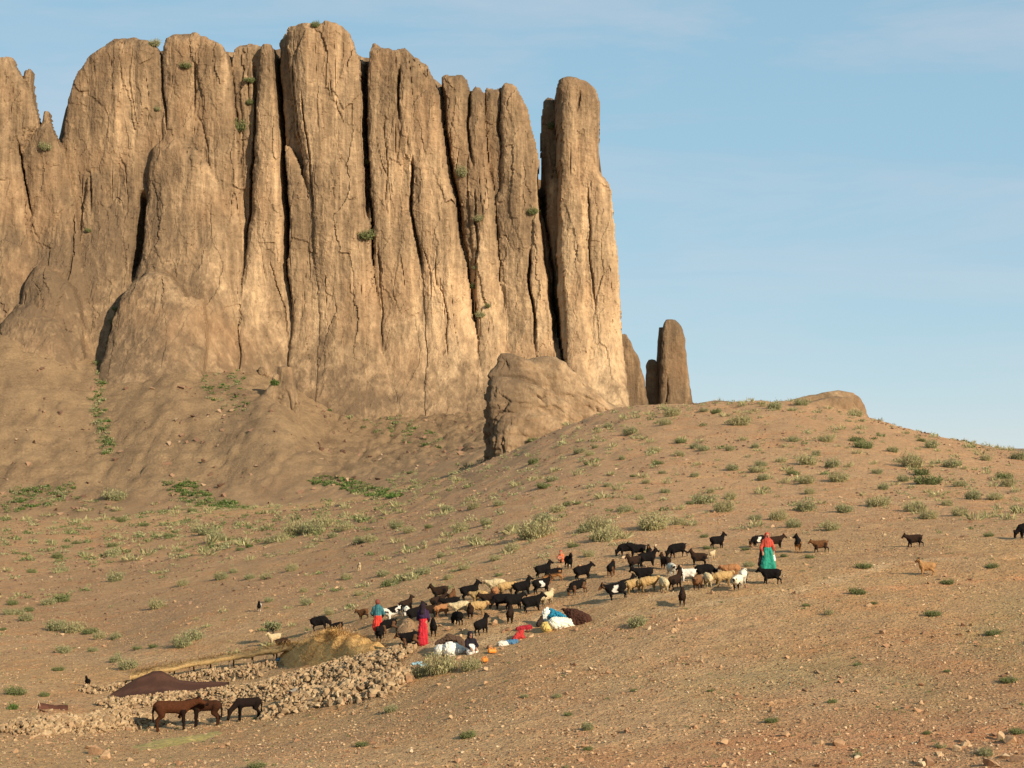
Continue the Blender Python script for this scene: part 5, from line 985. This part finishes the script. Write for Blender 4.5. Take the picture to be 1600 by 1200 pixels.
# thatched strip roof over the pen, on forked posts
def box(p0, p1, r, name, mat, col, parent, off):
    b = Body(.02, .01); b.limb(np.array(p0) - off, r, np.array(p1) - off, r * .8, col); me = b.mesh(name, .012); return link(name, me, mat, parent)
def thatch():
    A = [(204,1072),(240,1067),(300,1058),(370,1046),(440,1034),(470,1028)]; L_ = polyline(A); zs = [float(H(*q)) for q in L_]; up = [.45, .55, .62, .62, .6, .55]
    root = tag(empty('pen_roof', (L_[2][0], L_[2][1], zs[2])), 'low straw-covered pen roof propped on posts behind the brown tent', 'thatched roof'); off = np.array(root.location)
    n = 60; t = np.linspace(0, 5, n); X = np.interp(t, range(6), L_[:, 0]); Y = np.interp(t, range(6), L_[:, 1]); Zr = np.interp(t, range(6), np.array(zs) + up) + .05 * n2(t, t * 0, .6, 2)
    w_ = np.linspace(-.2, .75, 12); P = np.stack([np.broadcast_to(X[:, None], (n, 12)), Y[:, None] + w_[None], Zr[:, None] + (.04 * w_ + .09 * np.sin(np.clip((w_ + .2) / .95, 0, 1) * np.pi))[None]], -1)
    P[..., 2] += .05 * n2(P[..., 0], P[..., 1], .5, 2, off=4.); Bm = P.copy(); Bm[..., 2] -= .16 + .04 * n2(P[..., 0], P[..., 1], .3, 2)
    V = np.r_[P.reshape(-1, 3), Bm.reshape(-1, 3)] - off; f = quad_grid(n, 12); N_ = n * 12; i = np.arange(n - 1) * 12; fr = np.stack([i, i + 12, i + 12 + N_, i + N_], 1); e = i + 11; bk = np.stack([e + 12, e, e + N_, e + 12 + N_], 1)
    j = np.arange(11); s0 = np.stack([j + 1, j, j + N_, j + 1 + N_], 1); j2 = j + (n - 1) * 12; s1 = np.stack([j2, j2 + 1, j2 + 1 + N_, j2 + N_], 1)
    th = link('thatch', mesh_np('thatch', V, [np.r_[f[:, ::-1], f + N_, fr[:, ::-1], bk[:, ::-1], s0, s1]], True, np.tile(np.array((.33, .215, .09)), (len(V), 1))), M_STRAW, root); straw_on(th, V[:N_], 2500, .3, .7)
    for k in np.linspace(1, n - 4, 11).astype(int):
        for dy in (-.05, .6):
            x, y = X[k] + RNG.uniform(-.1, .1), Y[k] + dy; box((x, y, H(x, y) - .1), (x + RNG.uniform(-.05, .05), y, Zr[k] - .06), .045, 'post', M_WOOD, (.16, .11, .07), root, off)
thatch()
# nomad tents of dark brown wool
def tent(name, rid, front, back, label, col):
    """ridge, front hem and back hem as lists of world points, lofted with sag"""
    m = 40; rs = []
    for pts in (front, rid, back):
        p = np.array(pts, float); t = np.linspace(0, len(p) - 1, m); rs.append(np.stack([np.interp(t, range(len(p)), p[:, k]) for k in range(3)], 1))
    rows = [rs[0] * (1 - a) + rs[1] * a - np.array([0, 0, .22 * math.sin(a * math.pi)]) for a in np.linspace(0, 1, 14)] + [rs[1] * (1 - a) + rs[2] * a - np.array([0, 0, .2 * math.sin(a * math.pi)]) for a in np.linspace(0, 1, 12)[1:]]
    P = np.array(rows); P[..., 2] += .06 * n2(P[..., 0], P[..., 1], .8, 3); V = P.reshape(-1, 3); B = V - (0, 0, .03); nr = len(rows); off = rs[1][m // 2].copy(); off[2] = float(H(off[0], off[1]))
    f = quad_grid(nr, m); N_ = len(V); j = np.arange(m - 1); e = j + (nr - 1) * m; i = np.arange(nr - 1) * m; g = i + m - 1
    sides = np.r_[np.stack([j + 1, j, j + N_, j + 1 + N_], 1), np.stack([e, e + 1, e + 1 + N_, e + N_], 1), np.stack([i, i + m, i + m + N_, i + N_], 1), np.stack([g + m, g, g + N_, g + m + N_], 1)]
    root = tag(empty(name, off), label, 'tent'); c = np.array(col) * (1 + .35 * (np.sin(V[:, 1:2] * 11 + .5 * V[:, 0:1]) > .3)); c = np.r_[c, c]
    link('tent_cloth', mesh_np('tent_cloth', np.r_[V, B] - off, [np.r_[f, f[:, ::-1] + N_, sides[:, ::-1]]], True, c), M_CLOTH, root); return root, off
def ab(u, v, D): x, z = at(u, v, D); return (x, D, z)
BW = (.052, .024, .015)
D0 = float(gp(250, 1098)[1])
tr, to = tent('wool_tent', [ab(172,1086,D0+1.2), ab(205,1064,D0+1.6), ab(238,1049,D0+1.8), ab(252,1049,D0+1.8), ab(280,1062,D0+1.6), ab(320,1066,D0+1.5), ab(358,1064,D0+1.4)],
     [ab(165,1092,D0), ab(205,1098,D0-.3), ab(245,1100,D0-.4), ab(290,1092,D0-.2), ab(330,1082,D0), ab(356,1074,D0+.2)],
     [ab(180,1082,D0+3.4), ab(215,1076,D0+3.8), ab(250,1072,D0+4), ab(300,1070,D0+3.8), ab(350,1066,D0+3.4)], 'dark brown wool nomad tent pitched behind the pale stone wall', BW)
x, z = at(244, 1050, D0 + 1.8); box((x, D0 + 1.8, H(x, D0 + 1.8) - .1), (x, D0 + 1.8, z - .06), .04, 'tent_pole', M_WOOD, (.2, .14, .08), tr, to)
D1 = float(gp(80, 1112)[1])
tr, to = tent('wool_tent', [ab(60,1097,D1+.8), ab(75,1100,D1+.9), ab(90,1101,D1+.9), ab(106,1102,D1+.8)], [ab(62,1108,D1), ab(78,1113,D1-.1), ab(92,1116,D1), ab(104,1114,D1+.1)], [ab(56,1107,D1+1.8), ab(75,1107,D1+2), ab(106,1107,D1+1.8)], 'small brown cloth shelter on crossed poles behind the tumbled wall', (.075, .03, .018))
for (u0, v0, u1, v1) in ((60,1096,52,1114),(60,1096,70,1118)):
    x0, z0 = at(u0, v0, D1 + .75); x1, z1 = at(u1, v1, D1 + .6); box((x1, D1 + .6, z1 - .3), (x0, D1 + .75, z0 + .03), .03, 'tent_pole', M_WOOD, (.34, .24, .14), tr, to)

# ------------------------------------------------------------------ camp things
def sack(u, v, rz, L_, r, col, label, up=False, tip=None, name='sack'):
    b = Body(.022, .05); c = np.array(col)
    if up: b.limb((0, 0, r * .85), r, (.03, 0, L_ - r * .6), r * .8, c).limb((.03, 0, L_ - .04), .07, (.05, 0, L_ + .07), .035, c * .9)
    else: b.limb((-L_ / 2 + r, 0, r * .72), r, (L_ / 2 - r, 0, r * .66), r * .92, c, 1.15).limb((L_ / 2 - .05, 0, r * .7), .08, (L_ / 2 + .06, 0, r * .6), .05, c * .9)
    me = b.mesh(name, .035, fold_shade if up else None); o = link(name, me, M_PLASTIC); p = gp(u, v); o.scale = (1.05,) * 3; put(o, (p[0], p[1], p[2] - .03), rz); return tag(o, label, 'sack', 'sacks at the camp')
WS = (.60, .56, .46)
sack(691, 1023, 10, .62, .24, WS, 'white sack lying at the left end under the brown blanket')
sack(707, 1023, 4, .75, .30, (.64, .60, .50), 'biggest white sack, in the middle under the brown blanket')
sack(718, 1021, -12, .5, .2, WS, 'small white sack at the right end under the brown blanket')
sack(853, 976, 0, .62, .21, (.64, .61, .50), 'white sack standing upright beside the blue sheet', True)
sack(880, 980, 8, 1.15, .24, (.66, .61, .47), 'long white sack lying below the blue sheet')
sack(862, 984, 20, .85, .20, (.50, .36, .11), 'yellow sack lying in front of the upright white one')
sack(786, 1009, 24, .42, .13, (.54, .50, .40), 'small white bag at the lower end of the row of cloths')
def bundle(u, v, rz, pts, col, label, cat='cloth', name='cloth', h=.022, rough=.04, mat=M_CLOTH, group=None):
    b = Body(h, .06)
    for (a, ra, c_, rb) in pts: b.limb(a, ra, c_, rb, col)
    o = link(name, b.mesh(name, rough), mat); p = gp(u, v); put(o, (p[0], p[1], p[2] - .03), rz); return tag(o, label, cat, group)
bundle(706, 1019, 3, [((-.58, .1, .36), .09, (-.1, .08, .60), .14), ((-.1, .08, .60), .14, (.25, .06, .52), .13), ((.25, .06, .52), .13, (.42, .05, .30), .17), ((.40, .0, .3), .15, (.45, -.08, .08), .10), ((-.3, .3, .3), .16, (.35, .3, .3), .18)], (.075, .045, .028), 'dark brown blanket thrown over the white sacks by the kneeling woman', 'blanket', 'blanket')
bundle(900, 976, -18, [((-.62, .2, .62), .045, (-.1, .12, .40), .26), ((-.1, .1, .36), .28, (.4, .0, .26), .22), ((-.15, -.05, .12), .18, (.5, -.05, .1), .13), ((.4, 0, .2), .2, (.72, -.02, .09), .08)], (.05, .02, .012), 'rolled dark brown tent cloth at the right end of the sacks', 'tent cloth', 'tent_cloth_roll')
bundle(870, 974, -30, [((-.35, .1, .55), .07, (.05, .05, .36), .12), ((.05, .05, .36), .13, (.5, .0, .22), .08), ((-.2, .0, .3), .16, (.3, 0, .15), .12)], (.02, .18, .27), 'turquoise sheet between the upright sack and the brown roll', 'sheet')
bundle(846, 978, 60, [((-.2, 0, .12), .12, (.2, 0, .42), .10), ((.2, 0, .42), .09, (.28, 0, .58), .08), ((0, .05, .1), .14, (.1, -.1, .1), .12)], (.035, .022, .016), 'dark cloth bundle leaning on the upright white sack', 'cloth bundle', 'cloth_bundle')
bundle(819, 984, 15, [((-.28, 0, .08), .08, (.25, .02, .12), .10), ((-.1, .1, .08), .10, (.15, -.05, .10), .09)], (.27, .018, .025), 'red cloth lying highest in the row of cloths')
bundle(811, 998, 55, [((-.28, 0, .07), .10, (.05, 0, .2), .13), ((.05, 0, .2), .12, (.25, 0, .32), .07), ((-.05, .1, .08), .1, (.1, -.1, .08), .1)], (.34, .03, .025), 'crumpled dark red garment between the red and the blue cloth')
bundle(799, 1006, 15, [((-.24, 0, .07), .09, (.2, 0, .12), .09), ((0, .06, .06), .09, (.05, -.06, .06), .09)], (.06, .14, .23), 'blue cloth between the dark red garment and the small white bag')
for u, v, lb in ((652, 1037, 'faded blue plastic sheet flat on the ground, left of its twin'), (665, 1039, 'faded blue plastic sheet on the ground above the grey shrub')):
    bundle(u, v, 10, [((-.2, 0, .02), .05, (.2, 0, .05), .06), ((0, .15, .03), .06, (.05, -.1, .02), .05)], (.20, .32, .36), lb, 'plastic sheet', 'plastic_sheet', .02, .03, M_PLASTIC, 'blue plastic sheets')
bundle(441, 1033, 10, [((-.2, 0, .08), .08, (.2, 0, .12), .09), ((.05, .1, .1), .08, (.1, -.1, .04), .07)], (.09, .20, .28), 'blue plastic sheet tucked under the straw at the pen roof', 'plastic sheet', 'plastic_sheet', .02, .03, M_PLASTIC)
def canister(u, v, rz, col, label):
    root = tag(empty('canister', gp(u, v), R(rz)), label, 'canister', 'canisters at the camp'); root.scale = (.75,) * 3; b = Body(.014, .03); c = np.array(col)
    for y in (-.05, .05): b.limb((-.14, y, .10), .075, (.14, y, .10), .075, c).limb((-.14, y, .16), .07, (.14, y, .16), .07, c)
    link('body', b.mesh('body', .003), M_PLASTIC, root); b = Body(.012, .02); b.limb((-.16, 0, .27), .018, (-.02, 0, .29), .018, c).limb((-.16, 0, .27), .018, (-.19, 0, .2), .018, c).limb((-.02, 0, .29), .018, (.03, 0, .22), .018, c); link('handle', b.mesh('handle'), M_PLASTIC, root)
    b = Body(.01, .01); b.limb((.13, 0, .22), .035, (.15, 0, .28), .035, c * .8); link('cap', b.mesh('cap'), M_PLASTIC, root)
canister(769, 1021, 15, (.62, .21, .03), 'orange plastic canister right of the kneeling woman'); canister(757, 1035, 60, (.55, .18, .03), 'orange plastic canister beside the dry grey shrub')
canister(437, 1108, 100, (.03, .02, .03), 'black plastic canister on the ground right of the near-black mule')
heap('trampled_hay', [(196,1166),(245,1156),(300,1148),(350,1140),(352,1146),(300,1160),(240,1174),(200,1178)], .06, M_STRAW, [(.28, .22, .07), (.33, .25, .09)], 'strip of trampled hay under the hooves of the mules', 'hay', .05, n=18, freq=4.)[0]
heap('earth_mound', [(618,990),(628,966),(640,962),(648,975),(650,990),(634,996)], .3, M_GROUND, [(.32, .20, .11)], 'small earth mound between the black goats left of the woman in red', 'mound', .06, n=18, freq=3.)
animal(G, 459, 1098, 262, .95, 'level', 'greybrown', 'grey-brown goat facing the camera against the foot of the rubble')
animal(G, 539, 1046, 250, .5, 'up', 'whiteblackhead', 'tiny white kid with a dark head lying among the pale blocks')
# small bare-stemmed tree beside the pale goat
def small_tree(u, v, hgt, label):
    p = gp(u, v); root = tag(empty('small_tree', p), label, 'tree'); b = Body(.02, .03); b.chain([((0, 0, -.1), .05), ((.03, 0, hgt * .4), .04), ((.08, .03, hgt * .8), .025)], (.05, .035, .025)).chain([((.03, 0, hgt * .4), .03), ((-.2, .05, hgt * .75), .016)], (.05, .035, .025)).chain([((.05, 0, hgt * .5), .026), ((.3, -.05, hgt * .85), .015)], (.05, .035, .025))
    link('trunk', b.mesh('trunk', .01), M_WOOD, root); V, f, c = blades(700, .5, .42, 1.6, .035, GRY + [(.06, .07, .035)], 77, leafy=.12); V = V + np.array([0, 0, hgt * .62]); link('crown', mesh_np('crown', V, [f], False, c), M_PLANT, root)
small_tree(426, 1003, 1.15, 'small dark-stemmed tree beside the pale goat left of the straw heap')

# ------------------------------------------------------------------ bushes rooted in the cliffs
def cliff_label(u, v, px):
    part = 'far left towers' if u < 85 else 'broad left block' if u < 247 else 'round-topped second tower' if u < 357 else 'recess left of main tower' if u < 440 else 'tallest main tower' if u < 567 else 'cleft right of the main tower' if u < 600 else 'slim right-hand columns' if u < 842 else 'separate end tower'
    return sized(px * 1.3) + ' green bush rooted ' + ('near the top' if v < 170 else 'halfway up' if v < 400 else 'low down') + ' on the ' + part
bpy.context.view_layer.update(); dg = bpy.context.evaluated_depsgraph_get()
for u, v, px, kd in ((373,202,26,'cushion'),(571,372,24,'cushion'),(570,255,14,'cushion'),(290,106,14,'cushion'),(390,128,14,'cushion'),(391,162,12,'cushion'),(722,274,18,'greybush'),(832,334,14,'cushion'),(752,495,12,'greybush'),(748,345,12,'greybush'),(742,420,9,'greybush'),(762,480,8,'cushion'),(138,362,8,'cushion'),(246,172,9,'greybush'),(240,72,14,'greybush'),(72,234,18,'greybush'),(740,450,9,'cushion'),(492,42,12,'cushion'),(430,600,12,'vivid'),(368,75,8,'greybush'),(860,200,12,'cushion'),(180,485,10,'cushion'),(175,505,10,'cushion')):
    a, b_ = ray(u, v); d = Vector((float(a), 1, float(b_))).normalized(); ok, loc, nor, *_r = sc.ray_cast(dg, Vector((0, 0, 0)), d)
    if ok and loc.y > 400: shrub(loc + nor * .25, px / 2 / F * loc.y * 1.45, kd, cliff_label(u, v, px), 'bushes on the cliffs', 2.)

# two boulders perched on the knob below the cliffs
def hit(u, v):
    a, b_ = ray(u, v); ok, loc, *_r = sc.ray_cast(dg, Vector((0, 0, 0)), Vector((float(a), 1, float(b_))).normalized()); return loc
for u, v, r_, sd, lb in ((411, 578, 1.5, 5, 'round pale boulder resting above the rock knob below the cliffs'), (431, 586, .95, 6, 'smaller tilted boulder beside the pale round one')):
    b = Body(.16, .3); g = np.random.default_rng(sd); [b.limb(g.normal(0, r_ * .3, 3), r_ * .6, g.normal(0, r_ * .3, 3), r_ * .5, (.5, .5, .5)) for _ in range(4)]
    me = b.mesh('boulder', .12); o = link('boulder', me, M_ROCKN); p = hit(u, v + 8); o.location = (p.x, p.y, p.z + r_ * .45); o.color = (.1, .1, .1, 1); tag(o, lb, 'boulder')
# say which one of look-alikes that share a description
def tell_apart():
    by = {}
    for o in COL.objects:
        if o.parent is None and 'label' in o and o.get('kind') is None: by.setdefault(o['label'], []).append(o)
    for lb, os_ in by.items():
        if len(os_) < 2: continue
        os_.sort(key=lambda q: q.location.x / q.location.y); n = len(os_); wd = ['leftmost', 'rightmost'] if n == 2 else ['leftmost', 'middle', 'rightmost'] if n == 3 else ['leftmost', 'second from left', 'second from right', 'rightmost'] if n == 4 else ['leftmost', 'second from left', 'middle', 'second from right', 'rightmost'] if n == 5 else None
        if wd and len(lb.split()) < 14:
            for o, q in zip(os_, wd): o['label'] = q + ' ' + lb
tell_apart()
